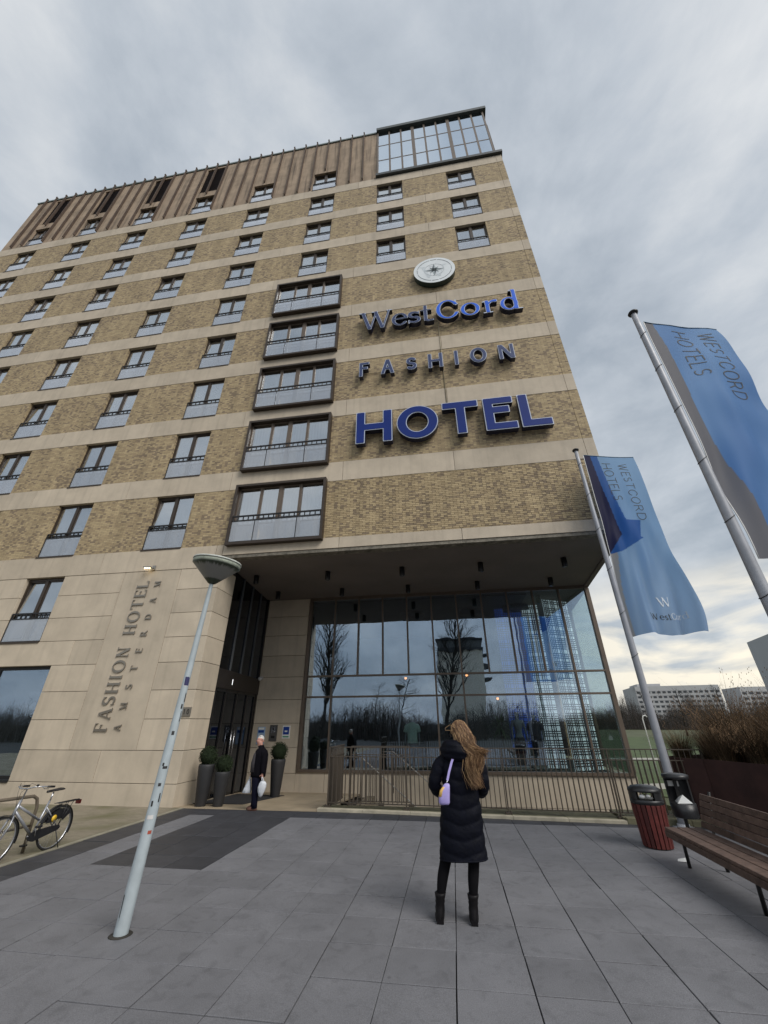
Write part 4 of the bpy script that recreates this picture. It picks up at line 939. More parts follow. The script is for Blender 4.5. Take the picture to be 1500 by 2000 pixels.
# ------------------------------------------------------------------ RAILING, STAIR HANDRAILS
def railing(label, x0, x1, y0, slope, z0, ztop, posts, step=0.105, name='railing', back=False):
    rl = thing(name, label, 'railing')
    def Y(x): return y0+slope*(x-x0)
    def rod(nm, pts, r, n=6, m=RAIL):
        mb = MB(); mb.tube(pts, r, n); return mb.build(nm, m, rl)
    def bar(nm, xa, xb, z, hz, w=.02):
        mb = MB(); d = Vector((xb-xa, Y(xb)-Y(xa), 0)); c = Vector(((xa+xb)/2, (Y(xa)+Y(xb))/2, z)); pn = Vector((-d.y, d.x, 0)).normalized()
        mb.obox(c, d/2, pn*w, (0, 0, hz)); return mb.build(nm, RAIL, rl)
    for xa, xb in zip([x0]+posts, posts+[x1]):
        if xb-xa < .05: continue
        bar('top_rail', xa, xb, ztop, .010, .022); bar('middle_rail', xa, xb, ztop-.20, .009, .018); bar('bottom_rail', xa, xb, z0+.075, .009, .018)
    n = int((x1-x0)/step)
    me = MB(); me.box(-.008, .008, -.026, .026, z0+.085, ztop-.209); me.box(-.005, .005, -.008, .008, ztop-.191, ztop-.01); bal = me.mesh('baluster', RAIL)
    for i in range(1, n):
        x = x0+(x1-x0)*i/n; put('baluster', bal, rl, loc=(x, Y(x), 0))
    for p in [x0]+posts+[x1]:
        mb = MB(); mb.obox((p, Y(p), (z0+ztop)/2), (.012, 0, 0), (0, .028, 0), (0, 0, (ztop-z0)/2)); mb.box(p-.07, p+.07, Y(p)-.05, Y(p)+.05, z0-.02, z0+.012); mb.build('post', RAIL, rl)
        for k in (-.05, .05): mb = MB(); mb.lathe([(.016, 0), (.016, .02), (.008, .03)], (p+k, Y(p), z0+.012), 6); mb.build('bolt', RAIL, rl)
    return rl
railing('long bronze bar railing on the pale kerb in front of the shop front', -3.12, 5.15, 0.30, -0.065, 0.06, 1.27, [-1.20, 1.05, 3.3])
railing('short bronze railing returning from the kerb railing end towards the shop front, by the stairs', -2.9, -1.25, 1.75, 0.0, -0.12, 1.22, [-2.05], step=0.10)
rr2 = thing('railing', 'side railing closing the left end of the stairwell beside the entrance floor', 'railing')
for k in range(13):
    y = 0.38+k*0.11; mb = MB(); mb.box(-3.14, -3.10, y-.006, y+.006, .03, 1.05); mb.box(-3.13, -3.11, y-.006, y+.006, 1.06, 1.25); mb.build('baluster', RAIL, rr2)
for z in (1.26, 1.055, .03): mb = MB(); mb.box(-3.142, -3.098, .33, 1.76, z-.012, z+.012); mb.build('rail', RAIL, rr2)
for nm, yy, ddx in (('near', 2.35, 0.0), ('far', 4.7, 0.9)):
    h_ = thing('stair_handrail', 'pale steel handrail running down the basement stairs, %s one' % ('upper, farther' if nm == 'far' else 'lower, nearer'), 'handrail')
    x0 = -2.75+ddx*0.7
    mb = MB(); mb.tube([(x0-.35, yy, .92), (x0, yy, .92), (x0+2.6, yy, -1.0)], .016, 8); mb.build('rail', mat('dull_steel', (.30, .29, .27), .5, metal=.4), h_)
    for t in (0.0, .5, 1.0): mb = MB(); mb.tube([(x0+2.6*t, yy, .92-1.92*t), (x0+2.6*t, yy, -.25-1.9*t)], .014, 6); mb.build('support', RAIL, h_)

# ------------------------------------------------------------------ STREET LAMP
lx, ly = LAMPXY
lamp = thing('street_lamp', 'pale blue grey tapered lamp post with a dirty conical head, paint chipped and stickered', 'street lamp', (lx, ly, 0))
top = Vector((0.18, 0, 3.54))
nb = 26; pts = [top*(i/nb) for i in range(nb+1)]
mb = MB(); mb.tube([Vector((0, 0, -.12))]+pts, [.068]+[.066-.040*(i/nb) for i in range(nb+1)], 20); mb.build('post', LAMPP, lamp)
def rimmat():
    m = bpy.data.materials.new('dirty_lamp_shade'); m.use_nodes = True; nd, lk = m.node_tree.nodes, m.node_tree.links; b = nd['Principled BSDF']; b.inputs['Roughness'].default_value = .35
    tc_ = N(nd, 'ShaderNodeTexCoord'); sp_ = N(nd, 'ShaderNodeSeparateXYZ'); lk.new(tc_.outputs['Object'], sp_.inputs[0])
    at = N(nd, 'ShaderNodeMath', operation='ARCTAN2'); lk.new(sp_.outputs[1], at.inputs[0]); lk.new(sp_.outputs[0], at.inputs[1])
    cb = N(nd, 'ShaderNodeCombineXYZ'); mm = N(nd, 'ShaderNodeMath', operation='MULTIPLY'); mm.inputs[1].default_value = 7; lk.new(at.outputs[0], mm.inputs[0]); lk.new(mm.outputs[0], cb.inputs[0]); lk.new(sp_.outputs[2], cb.inputs[2])
    t = N(nd, 'ShaderNodeTexNoise'); t.inputs['Scale'].default_value = 1.6; t.inputs['Detail'].default_value = 4; lk.new(cb.outputs[0], t.inputs['Vector'])
    # dirt collects at the rim and at the cone's foot (height in the object)
    r1 = N(nd, 'ShaderNodeMapRange'); r1.inputs[1].default_value = .16; r1.inputs[2].default_value = .25; lk.new(sp_.outputs[2], r1.inputs[0])
    r2 = N(nd, 'ShaderNodeMapRange'); r2.inputs[1].default_value = .085; r2.inputs[2].default_value = .045; lk.new(sp_.outputs[2], r2.inputs[0])
    ad = N(nd, 'ShaderNodeMath', operation='MAXIMUM'); lk.new(r1.outputs[0], ad.inputs[0]); lk.new(r2.outputs[0], ad.inputs[1])
    a2 = N(nd, 'ShaderNodeMath', operation='ADD'); lk.new(ad.outputs[0], a2.inputs[0]); lk.new(t.outputs[0], a2.inputs[1])
    r3 = N(nd, 'ShaderNodeMapRange'); r3.inputs[1].default_value = 1.0; r3.inputs[2].default_value = 1.3; lk.new(a2.outputs[0], r3.inputs[0])
    mx = N(nd, 'ShaderNodeMix', data_type='RGBA'); lk.new(r3.outputs[0], mx.inputs[0]); mx.inputs[6].default_value = (.22, .215, .195, 1); mx.inputs[7].default_value = (.03, .04, .02, 1); lk.new(mx.outputs[2], b.inputs['Base Color'])
    return m
hd = MB(); hd.lathe([(.026, -.01), (.05, .0), (.298, .235), (.312, .25)], n=48); shade = hd.build('shade', rimmat(), lamp, loc=tuple(top), rot=(R(2), R(6), 0))
hd = MB(); hd.lathe([(.312, .25), (.322, .255), (.322, .295), (.315, .30)], n=48); hd.build('rim', mat('mossy_rim', (.30, .33, .27), .6, var=.35, vscale=14), lamp, loc=tuple(top), rot=(R(2), R(6), 0))
hd = MB(); hd.lathe([(.319, .302), (.331, .305), (.326, .325), (.2, .36), (.02, .38)], n=48); hd.build('lid', mat('lid_grey', (.5, .52, .48), .5, var=.2, vscale=10), lamp, loc=tuple(top), rot=(R(2), R(6), 0))
def sticker(z, ang, w, hgt, m, nm='sticker'):
    c = top*(z/3.54); r_ = .066-.040*(z/3.54)+.0015; mb = MB(); vs = []; n = 8
    for i in range(n+1):
        a = ang+(i/n-.5)*w/r_; vs += [(c.x+r_*math.cos(a), c.y+r_*math.sin(a), z-hgt/2), (c.x+(r_)*math.cos(a), c.y+r_*math.sin(a), z+hgt/2)]
    mb.add(vs, [(2*i, 2*i+2, 2*i+3, 2*i+1) for i in range(n)], 0, True); mb.build(nm, m, lamp)
fa = R(-60)
sticker(1.93+.35, fa+.3, .055, .10, mat('sticker_navy', (.03, .03, .10), .5)); sticker(2.235, fa+.25, .05, .022, WHITE)
sticker(.80, fa+.5, .04, .03, mat('sticker_red', (.35, .07, .04), .5)); sticker(.93, fa-.1, .06, .035, mat('sticker_pale', (.62, .6, .58), .6))
for z, a, w, hh in ((2.0, .6, .02, .05), (1.72, .1, .03, .04), (1.38, .3, .05, .025), (1.41, -.2, .02, .03), (1.05, -.4, .02, .05), (1.1, .7, .015, .08), (1.9, .9, .01, .12), (.2, -.9, .012, .22), (2.1, 1.0, .015, .1), (1.22, .1, .03, .03)):
    sticker(z, fa+a, w, hh, mat('chip_black', (.03, .03, .03), .6), 'paint_chip')
mb = MB(); mb.lathe([(.108, .001), (.10, .005), (.06, .008)], n=18); mb.build('base_collar', mat('base_dirt', (.03, .027, .022), .95, var=.4), lamp)

# ------------------------------------------------------------------ FLAGPOLES AND FLAGS
def lerp(a, b, t): return a+(b-a)*t
def flagpole(label, base, topp, rad0, rad1, rings):
    base = Vector(base); topp = Vector(topp)
    p = thing('flagpole', label, 'flagpole', base); d = topp-base
    mb = MB(); mb.tube([d*(i/20)-Vector((0, 0, .05 if i == 0 else 0)) for i in range(21)], [lerp(rad0, rad1, (i/20)) for i in range(21)], 20); mb.build('pole', STEELP, p)
    mb = MB(); mb.lathe([(rad1, -.02), (rad1+.035, 0), (rad1+.045, .025), (rad1+.03, .05), (.02, .06)], tuple(d), 20); mb.build('cap', BLACKM, p)
    mb = MB(); mb.lathe([(rad0+.10, 0), (rad0+.10, .012), (rad0+.02, .014), (rad0+.02, .06), (rad0, .065)], (0, 0, .002), 20); mb.build('base_plate', STEELP, p)
    for t in rings:
        c = d*t; r_ = lerp(rad0, rad1, t)+.008; mb = MB()
        mb.tube([c+Vector((r_*math.cos(2*PI*i/14), r_*math.sin(2*PI*i/14), -.05+.10*(math.cos(2*PI*i/14)+1)/2)) for i in range(14)], .005, 5, closed=True); mb.build('ring', BLACKM, p)
    return p
def flag_color_attr(me, colors):
    ca = me.color_attributes.new('Col', 'FLOAT_COLOR', 'POINT')
    ca.data.foreach_set('color', [x for c in colors for x in (*c, 1.0)])
def cloth_mat():
    m = bpy.data.materials.new('flag_cloth'); m.use_nodes = True; nd, lk = m.node_tree.nodes, m.node_tree.links; b = nd['Principled BSDF']; b.inputs['Roughness'].default_value = .65
    a = N(nd, 'ShaderNodeAttribute', attribute_name='Col'); lk.new(a.outputs['Color'], b.inputs['Base Color'])
    o = nd['Material Output']; tl = N(nd, 'ShaderNodeBsdfTranslucent'); lk.new(a.outputs['Color'], tl.inputs[0]); mx = N(nd, 'ShaderNodeMixShader'); mx.inputs[0].default_value = .6
    lk.new(b.outputs[0], mx.inputs[1]); lk.new(tl.outputs[0], mx.inputs[2]); lk.new(mx.outputs[0], o.inputs[0])
    return m
CLOTH = cloth_mat()
TEXTG = mat('flag_text', (.045, .055, .07), .7); TEXTW = mat('flag_white', (.62, .68, .74), .7)
def make_flag(label, name, surf, cfun, texts, n_u=100, n_v=300):
    f = thing(name, label, 'flag', surf(0, 0, 0))
    o0 = Vector(surf(0, 0, 0))
    def S(u, v, off=0.0): return Vector(surf(u, v, off))-o0
    mb = MB(); vs = [S(i/n_u, j/n_v) for j in range(n_v+1) for i in range(n_u+1)]; fs = []; cols = [cfun(i/n_u, j/n_v) for j in range(n_v+1) for i in range(n_u+1)]
    for j in range(n_v):
        for i in range(n_u):
            fs.append((j*(n_u+1)+i, j*(n_u+1)+i+1, (j+1)*(n_u+1)+i+1, (j+1)*(n_u+1)+i))
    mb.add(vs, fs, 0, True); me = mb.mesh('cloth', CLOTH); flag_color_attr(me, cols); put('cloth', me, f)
    mb = MB(); mb.tube([S(u/8, 0, 0) for u in range(9)], .013, 8); mb.build('top_bar', mat('flag_bar', (.05, .12, .2), .4), f)
    mb = MB(); mb.tube([S(0, v/30, 0) for v in range(31)], .009, 6); mb.build('hoist_cord', WHITE, f)
    for word, u0, v0, hgt, length, wt, serif, m in texts:     # words run down the flag (v), letter tops towards larger u
        gl = [glyph(c, wt, wt if not serif else wt*.5, serif) for c in word]; tot = sum(g_[1] for g_ in gl); sp_ = length/tot*0.80; gp = length*.20/max(1, len(word)-1); pos = v0
        for fn, w in gl:
            for off in (-.006, .006):
                mb = MB(); sdf_mesh(mb, fn, -.05, w+.08, -.05, 1.08, (lambda p0: (lambda a, b_, d: tuple(S(u0+b_*hgt, p0+a*sp_, off))))(pos), .045, 0, 0, 0.0); mb.build('letter', m, f)
            pos += w*sp_+gp
    return f
NV, MB_, LB, GR = (.018, .02, .085), (.035, .15, .50), (.14, .30, .60), (.50, .49, .50)
# pole 1 beside the shop front, pole 2 nearer, by the bench
p1b, p1t = Vector((4.24, -0.62, 0)), Vector((4.27, -0.62, 8.98))
flagpole('shorter looking flagpole standing between the litter bin and the planter', p1b, p1t, .085, .05, (.945, .83, .71, .585, .46, .35))
def surf1(u, v, off):
    # hem swings out to the right as the wind lifts it
    z = 8.80-5.22*v
    x = 4.44+u*lerp(1.52, 1.50, v)-0.06*v
    w = .05*math.sin(v*9+u*3.4)*u+.12*v*math.sin(u*7.5+v*2.5)+.085*v**1.4*math.sin(u*16-v*5+math.sin(v*7))+.030*v*math.sin(u*31+v*9+2*math.sin(u*4))+.02*v*math.sin(u*11+v*27)
    x += .05*v*math.sin(v*14+u*2)*u; z += .03*math.sin(u*9)*v
    return (x, -0.62-off+w+.36*u*(1-v)**1.3-.08*u*v, z)
def col1(u, v):
    if v < .60:
        nav = .13+.16*v/.55
        if v > .50: nav = .27*(1-(v-.50)/.10)
        if u < nav: return NV
        med = nav+.14
        if v > .42: med = max(med, .66-(v-.42)*1.2) if v < .52 else .60-(v-.52)*5.5
        if u < med: return MB_
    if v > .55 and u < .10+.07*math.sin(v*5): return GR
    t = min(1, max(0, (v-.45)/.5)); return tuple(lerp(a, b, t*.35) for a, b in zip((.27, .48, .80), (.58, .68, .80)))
make_flag('smaller looking blue flag with a navy strip and arrow, nearer the hotel corner', 'hotel_flag', surf1, col1,
          [('WESTCORD', .62, .05, .17, .37, .07, False, TEXTG), ('HOTELS', .32, .05, .17, .25, .07, False, TEXTG), ('W', .5, .845, .001, .03, .1, True, TEXTW)])
p2b = Vector((4.28, -5.0, 0)); p2t = Vector((4.31, -5.0, 9.20))
flagpole('taller looking flagpole nearest the camera at the right edge', p2b, p2t, .09, .05, (.93, .83, .72, .60, .485, .36, .3))
def surf2(u, v, off):
    z = 8.92-5.10*v; x = 4.42+u*1.56+.05*u*v
    w = .05*math.sin(v*10+u*3)*u+.09*v*math.sin(u*6.5+v*3)+.045*math.sin(u*13+v*11+math.sin(v*8))*(.2+v)+.022*math.sin(u*6-v*26)*u+.02*math.sin(u*27+v*7)*v
    x += .03*math.sin(v*13)*u
    return (x, -5.0-off+w+.42*u*(1-.5*v), z)
def col2(u, v):
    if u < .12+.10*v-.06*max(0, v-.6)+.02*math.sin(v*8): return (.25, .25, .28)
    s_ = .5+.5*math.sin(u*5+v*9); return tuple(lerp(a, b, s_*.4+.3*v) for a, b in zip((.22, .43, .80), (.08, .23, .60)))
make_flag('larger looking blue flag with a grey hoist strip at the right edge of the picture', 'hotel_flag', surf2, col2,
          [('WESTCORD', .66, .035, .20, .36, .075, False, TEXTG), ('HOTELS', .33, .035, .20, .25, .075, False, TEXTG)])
# small pale emblem on flag 1: white W and WestCord reading across
fl1 = [o for o in sc.objects if o.name.startswith('hotel_flag') and o.type == 'EMPTY'][0]
def across(word, u0, v0, hu, length, wt, m):
    gl = [glyph(c, wt, wt*.5, True) for c in word]; tot = sum(g_[1] for g_ in gl); k = length/tot*.9; gp = length*.1/max(1, len(word)-1) if len(word) > 1 else 0; pos = u0; o0 = Vector(surf1(0, 0, 0))
    for i, (fn, w) in enumerate(gl):
        for off in (-.006, .006):
            mb = MB(); sdf_mesh(mb, fn, -.05, w+.1, -.05, 1.08, (lambda p0: (lambda a, b_, d: tuple(Vector(surf1(p0+a*k, v0-b_*hu, off))-o0)))(pos), .06, 0, 0, 0.0); mb.build('letter', TEXTG if (word != 'W' and i < 4) else m, fl1)
        pos += w*k+gp
across('W', .44, .875, .045, .22, .12, TEXTW); across('WestCord', .28, .935, .03, .58, .12, TEXTW)

# ------------------------------------------------------------------ LITTER BINS, BENCH, PLANTER
bn = thing('litter_bin', 'round litter bin with dark red wooden slats and a black hood', 'litter bin', (3.16, -2.10, 0), R(-20))
mb = MB(); mb.lathe([(.185, .03), (.21, .60)], n=28); mb.build('inner_drum', BLACKM, bn)
for k in range(20):
    a = 2*PI*k/20; mb = MB(); c0 = Vector((math.cos(a), math.sin(a), 0)); t_ = Vector((-math.sin(a), math.cos(a), 0))
    vs = []
    for r_, z, w in ((.195, .015, .026), (.228, .585, .031)):
        for dr in (0, .022): vs += [c0*(r_+dr)-t_*w+Vector((0, 0, z)), c0*(r_+dr)+t_*w+Vector((0, 0, z))]
    mb.add(vs, [(0, 1, 3, 2), (4, 6, 7, 5), (2, 3, 7, 6), (0, 4, 5, 1), (0, 2, 6, 4), (1, 5, 7, 3)]); mb.build('slat', REDWOOD, bn, bevel=.004)
def arcwall(r_, z0, z1, a0, a1, th=.015, n=20):
    mb = MB(); vs = []
    for i in range(n+1):
        a = lerp(a0, a1, i/n); 
        for rr_ in (r_, r_-th):
            for z in (z0, z1): vs.append((rr_*math.cos(a), rr_*math.sin(a), z))
    fs = []
    for i in range(n): b_ = i*4; fs += [(b_, b_+4, b_+5, b_+1), (b_+2, b_+3, b_+7, b_+6), (b_+1, b_+5, b_+7, b_+3), (b_, b_+2, b_+6, b_+4)]
    fs += [(0, 1, 3, 2), (n*4, n*4+2, n*4+3, n*4+1)]; mb.add(vs, fs, 0, False); return mb
mb = MB(); mb.lathe([(.235, .585), (.252, .59), (.252, .645), (.24, .65)], n=32); mb.build('hood_ring', PLASTIC, bn)
for a0, a1 in ((R(-58), R(62)), (R(118), R(238))): arcwall(.245, .65, .755, a0, a1).build('hood_side', PLASTIC, bn)
mb = MB(); mb.lathe([(.245, .755), (.256, .76), (.252, .79), (.2, .825), (.1, .845), (.01, .85)], n=32); mb.build('hood_lid', PLASTIC, bn)
mb = MB(); mb.ball((-.05, -.2, .70), .03, 5, sx=1.6); mb.ball((.04, -.2, .71), .025, 5, sx=1.4); mb.build('crumpled_litter', WHITE, bn)
bk = thing('waste_bin', 'black open fronted waste bin with white paper inside, behind the bench end', 'waste bin', (3.78, -1.95, 0), R(-8))
mb = MB(); mb.box(-.025, .025, .1, .13, 0, .95); mb.build('stand', BLACKM, bk)
mb = MB(); mb.lathe([(.17, .38), (.19, .40), (.195, .58), (.185, .58)], n=24); mb.build('bucket', PLASTIC, bk)
arcwall(.19, .58, .93, R(10), R(170), .02).build('back_shell', PLASTIC, bk)
mb = MB(); mb.lathe([(.195, .93), (.205, .94), (.205, .985), (.15, 1.0), (.01, 1.0)], n=28); mb.build('lid', PLASTIC, bk)
mb = MB(); mb.box(-.11, .06, .13, .14, .80, .88); mb.build('notice', WHITE, bk)
mb = MB(); mb.add([(-.1, -.1, .58), (.12, -.12, .59), (.13, .08, .58), (-.08, .1, .59), (.02, -.05, .70), (-.03, .02, .66)], [(0, 1, 4), (1, 2, 4), (2, 3, 5), (3, 0, 5), (0, 4, 5), (2, 5, 4)]); mb.build('crumpled_paper', WHITE, bk)
# bench along the right edge
bh = thing('park_bench', 'long weathered wooden bench with a slatted back in front of the rusty planter', 'bench')
SXF, SXB, YB0, YB1 = 2.98, 3.47, -3.02, -6.6
for i in range(3):
    xa = SXF+i*.165; o = bx(xa, xa+.15, YB1, YB0, .395, .435).build('seat_slat', WOOD, bh, bevel=.008)
mb = MB(); mb.box(SXF-.012, SXF+.02, YB1, YB0+.005, .32, .392); mb.build('front_board', WOOD, bh, bevel=.006)
for i in range(5):
    z = .455+i*.083; x = 3.49+i*.022; mb = MB(); mb.obox((x, (YB0+YB1)/2-.02, z+.03), (.014, 0, 0), (0, abs(YB1-YB0)/2-.02, 0), (.008, 0, .036)); mb.build('back_slat', WOOD, bh, bevel=.005)
for y in (YB0-.25, (YB0+YB1)/2, YB1+.25):
    mb = MB(); mb.tube([(3.08, y, .385), (3.12, y+.12, 0)], .022, 6); mb.build('leg', BLACKM, bh)
    mb = MB(); mb.tube([(3.06, y, .375), (3.50, y, .37), (3.62, y, .90)], .02, 6); mb.build('back_support', BLACKM, bh)
    mb = MB(); mb.tube([(3.46, y, .37), (3.55, y+.02, 0)], .022, 6); mb.build('leg', BLACKM, bh)
pp = MB(); pp.add([(0, 0, .004), (.14, -.05, .006), (.17, .02, .05), (.03, .05, .02)], [(0, 1, 2), (0, 2, 3)]); o = pp.build('litter_paper', WHITE, loc=(3.10, -2.85, 0)); o['label'] = 'scrap of white paper lying at the foot of the bench leg'; o['category'] = 'litter'
# corten planter
pl = thing('steel_planter', 'long dark rusty steel planter wall behind the bench holding brown grasses', 'planter')
C0 = Vector((4.44, .12)); C1 = Vector((5.02, -.5)); C2 = Vector((6.2, -3.6)); C3 = Vector((6.9, -8.0)); ZP = 1.12
def wallseg(a, b, th=.03, z1=ZP, nm='panel'):
    d = (b-a); nrm = Vector((-d.y, d.x)).normalized()*th; g_ = d.normalized()*.004; a, b = a+g_, b-g_
    mb = MB(); prism(mb, [tuple(a), tuple(b), tuple(b+nrm), tuple(a+nrm)][::1], -.04, z1); mb.build(nm, CORTEN, pl)
segs = [C0]; 
for A, B, n in ((C0, C1, 1), (C1, C2, 2), (C2, C3, 3)):
    for i in range(n): segs.append(A+(B-A)*((i+1)/n))
for a, b in zip(segs, segs[1:]): wallseg(a, b)
wallseg(Vector((8.5, 2.8)), C0)
soil = MB(); soil.add([(*p, 1.0) for p in [tuple(s_) for s_ in segs]]+[(12, -8, 1.0), (12, 2.8, 1.0), (8.5, 2.8, 1.0)], [tuple(range(len(segs)+3))]); soil.build('soil', mat('soil', (.04, .03, .02), .95), pl)
for a, b in ((Vector((12, 2.8)), Vector((8.5, 2.8))), (Vector((12, -8)), Vector((12, 2.8)))): wallseg(a, b)
def grass_mesh(seed, n=900, h=1.0, rad=.42, red=False):
    rg = random.Random(seed); mb = MB()
    for i in range(n):
        a = rg.uniform(0, 2*PI); r0 = rad*.45*math.sqrt(rg.random()); lean = rg.gauss(.38, .16)+r0*.5; hh = h*rg.uniform(.55, 1.25)*(1.0 if rg.random() > .06 else 1.35)
        p0 = Vector((r0*math.cos(a), r0*math.sin(a), 0)); d = Vector((math.cos(a+rg.gauss(0, .5)), math.sin(a+rg.gauss(0, .5)), 0)); side = Vector((-d.y, d.x, 0))*rg.uniform(.0028, .006); mi = rg.choice((0, 0, 1, 2)); vs = []; k = 4
        for j in range(k+1):
            t = j/k; p = p0+d*lean*hh*t**1.7+Vector((0, 0, hh*(t-.22*t*t*lean*1.6))); w = side*(1-t*.85); vs += [p-w, p+w]
        mb.add(vs, [(2*j, 2*j+1, 2*j+3, 2*j+2) for j in range(k)], mi)
        if rg.random() < .22:
            tip = p; 
            for q in range(5):
                e_ = tip+Vector((rg.gauss(0, .03), rg.gauss(0, .03), -.02-q*.028)); mb.add([e_, e_+Vector((.014, 0, .01)), e_+Vector((.005, .012, .03))], [(0, 1, 2)], 2)
    return mb.mesh('blades', [mat('dry_grass_brown', (.085, .055, .028), .9), mat('dry_grass_dark', (.045, .032, .015), .9), mat('dry_grass_pale', (.19, .115, .06), .9)])
gms = [grass_mesh(s_, 1100, h_, .5) for s_, h_ in ((1, .95), (2, 1.1), (3, .8))]
grng = random.Random(5); gi = 0
side_words = ['first', 'second', 'third', 'fourth', 'fifth', 'sixth', 'seventh', 'eighth', 'ninth', 'tenth', 'eleventh', 'twelfth']
gpos = [(4.95, .35), (5.45, .15), (5.35, -.45), (5.75, -.95), (6.1, .3), (6.35, -.5), (5.95, -1.7), (6.6, -1.4), (6.9, .6), (7.2, -.5), (6.3, -2.5), (7.0, -2.3)]
for i, (x, y) in enumerate(gpos):
    o = put('ornamental_grass', gms[i % 3], loc=(x+.1, y+.0, .98), rot=(0, 0, grng.uniform(0, 6.28))); s_ = (.62 if i < 2 else .85 if i < 4 else 1.15)*grng.uniform(.9, 1.1); o.scale = (s_, s_, s_)
    o['label'] = 'dry brown ornamental grass clump in the planter, %s from its left end' % side_words[i]; o['category'] = 'grass clump'; o['group'] = 'dry grass clumps in the planter'

# ------------------------------------------------------------------ TALL POTS WITH CLIPPED BOX
def box_ball(mb, c, r_, rg, n=900):
    mb.ball(c, r_*.86, 10, 0)
    for i in range(n):
        z = rg.uniform(-1, 1); a = rg.uniform(0, 2*PI); q = math.sqrt(1-z*z); d = Vector((q*math.cos(a), q*math.sin(a), z)); p = Vector(c)+d*r_*rg.uniform(.86, 1.06)
        t1 = d.orthogonal().normalized()*rg.uniform(.008, .014); t2 = (d+Vector((rg.gauss(0, .6), rg.gauss(0, .6), rg.gauss(0, .6)))).normalized()*.022
        mb.add([p-t1, p+t2, p+t1, p-t2*.6], [(0, 1, 2, 3)], 1 if rg.random() < .4 else 0)
BOXG = [mat('box_green', (.014, .022, .010), .9, spec=.2), mat('box_green_light', (.028, .042, .018), .9, spec=.2)]
POTM = mat('grey_fibre_pot', (.024, .024, .026), .6, var=.15, bump=.2)
for lbl, x, y, hp, rp, rb in (('tall grey vase planter with a clipped box ball, leftmost of the pair by the door', -6.45, .40, .90, .20, .23), ('shorter grey vase planter with a clipped box ball, right of the pair by the door', -6.0, .45, .74, .18, .21), ('tall grey vase planter with a clipped box ball partly hidden behind the man', -5.62, 3.2, 1.0, .22, .27)):
    z0 = frise(y); t_ = thing('potted_topiary', lbl, 'potted plant', (x, y, z0), 0, 'tall grey vase planters with box balls')
    mb = MB(); mb.lathe([(rp*.62, 0), (rp*.66, .02), (rp*1.0, hp*.86), (rp*1.03, hp*.95), (rp*.98, hp), (rp*.88, hp), (rp*.86, hp-.05)], n=28); mb.build('pot', POTM, t_)
    mb = MB(); box_ball(mb, (0, 0, hp+rb*.72), rb, random.Random(int(x*10))); mb.build('topiary', BOXG, t_)

# ------------------------------------------------------------------ SKINNED FIGURES
def skin_mesh(name, nodes, edges, m, root, sub=2):
    keys = list(nodes); me = bpy.data.meshes.new('tmp'); me.from_pydata([nodes[k][0] for k in keys], [(keys.index(a), keys.index(b)) for a, b in edges], [])
    o = bpy.data.objects.new('tmp', me); col.objects.link(o); md = o.modifiers.new('s', 'SKIN'); md.use_smooth_shade = True
    for i, k in enumerate(keys):
        r_ = nodes[k][1]; me.skin_vertices[0].data[i].radius = (r_, r_) if isinstance(r_, (int, float)) else r_; me.skin_vertices[0].data[i].use_root = (k == root)
    s_ = o.modifiers.new('u', 'SUBSURF'); s_.levels = sub; s_.render_levels = sub
    dg = bpy.context.evaluated_depsgraph_get(); ev = o.evaluated_get(dg); res = bpy.data.meshes.new_from_object(ev, depsgraph=dg); res.name = name
    res.materials.clear(); res.materials.append(m)
    for p in res.polygons: p.use_smooth = True; p.material_index = 0
    bpy.data.objects.remove(o); return res
SKIN = mat('skin', (.50, .30, .23), .55, var=.05, vscale=20); SKINF = mat('ruddy_skin', (.52, .27, .21), .55, var=.08, vscale=20)
def add_hand(nodes, edges, key, wrist, d, side, thumb, s=1.0, curl=.5):
    wrist, d, side, thumb = Vector(wrist), Vector(d).normalized(), Vector(side).normalized(), Vector(thumb).normalized()
    nodes[key+'w'] = (tuple(wrist), .026*s); nodes[key+'p'] = (tuple(wrist+d*.05*s), (.036*s, .02*s)); edges += [(key+'w', key+'p')]
    inn = side.cross(d)
    for i, (off, L) in enumerate(((-.028, .072), (-.009, .08), (.010, .075), (.028, .06))):
        b = wrist+d*.085*s+side*off*s; m1 = b+(d*(1-curl*.4)+inn*curl*.6)*L*.5*s; tp = m1+(d*(1-curl)+inn*curl)*L*.5*s
        for q, (p, r_) in enumerate(((b, .0095), (m1, .0085), (tp, .007))): nodes[f'{key}f{i}{q}'] = (tuple(p), r_*s)
        edges += [(key+'p', f'{key}f{i}0'), (f'{key}f{i}0', f'{key}f{i}1'), (f'{key}f{i}1', f'{key}f{i}2')]
    b = wrist+d*.03*s+side*-.034*s+thumb*.01; t2 = b+(d*.6-side*.4+thumb*.5).normalized()*.05*s
    nodes[key+'t0'] = (tuple(b), .011*s); nodes[key+'t1'] = (tuple(t2), .009*s); edges += [(key+'p', key+'t0'), (key+'t0', key+'t1')]
def ring(cx_, cy0, z, rx, ry, n=40, p=2.3, fn=None, tiltx=0.0, tilty=0.0):
    o = []
    for i in range(n):
        a = 2*PI*i/n; c, s_ = math.cos(a), math.sin(a); k = (abs(c)**p+abs(s_)**p)**(-1/p); e = fn(a, z) if fn else 0
        x, y = (rx+e)*k*c, (ry+e)*k*s_; o.append((cx_+x, cy0+y, z+tiltx*x+tilty*y))
    return o

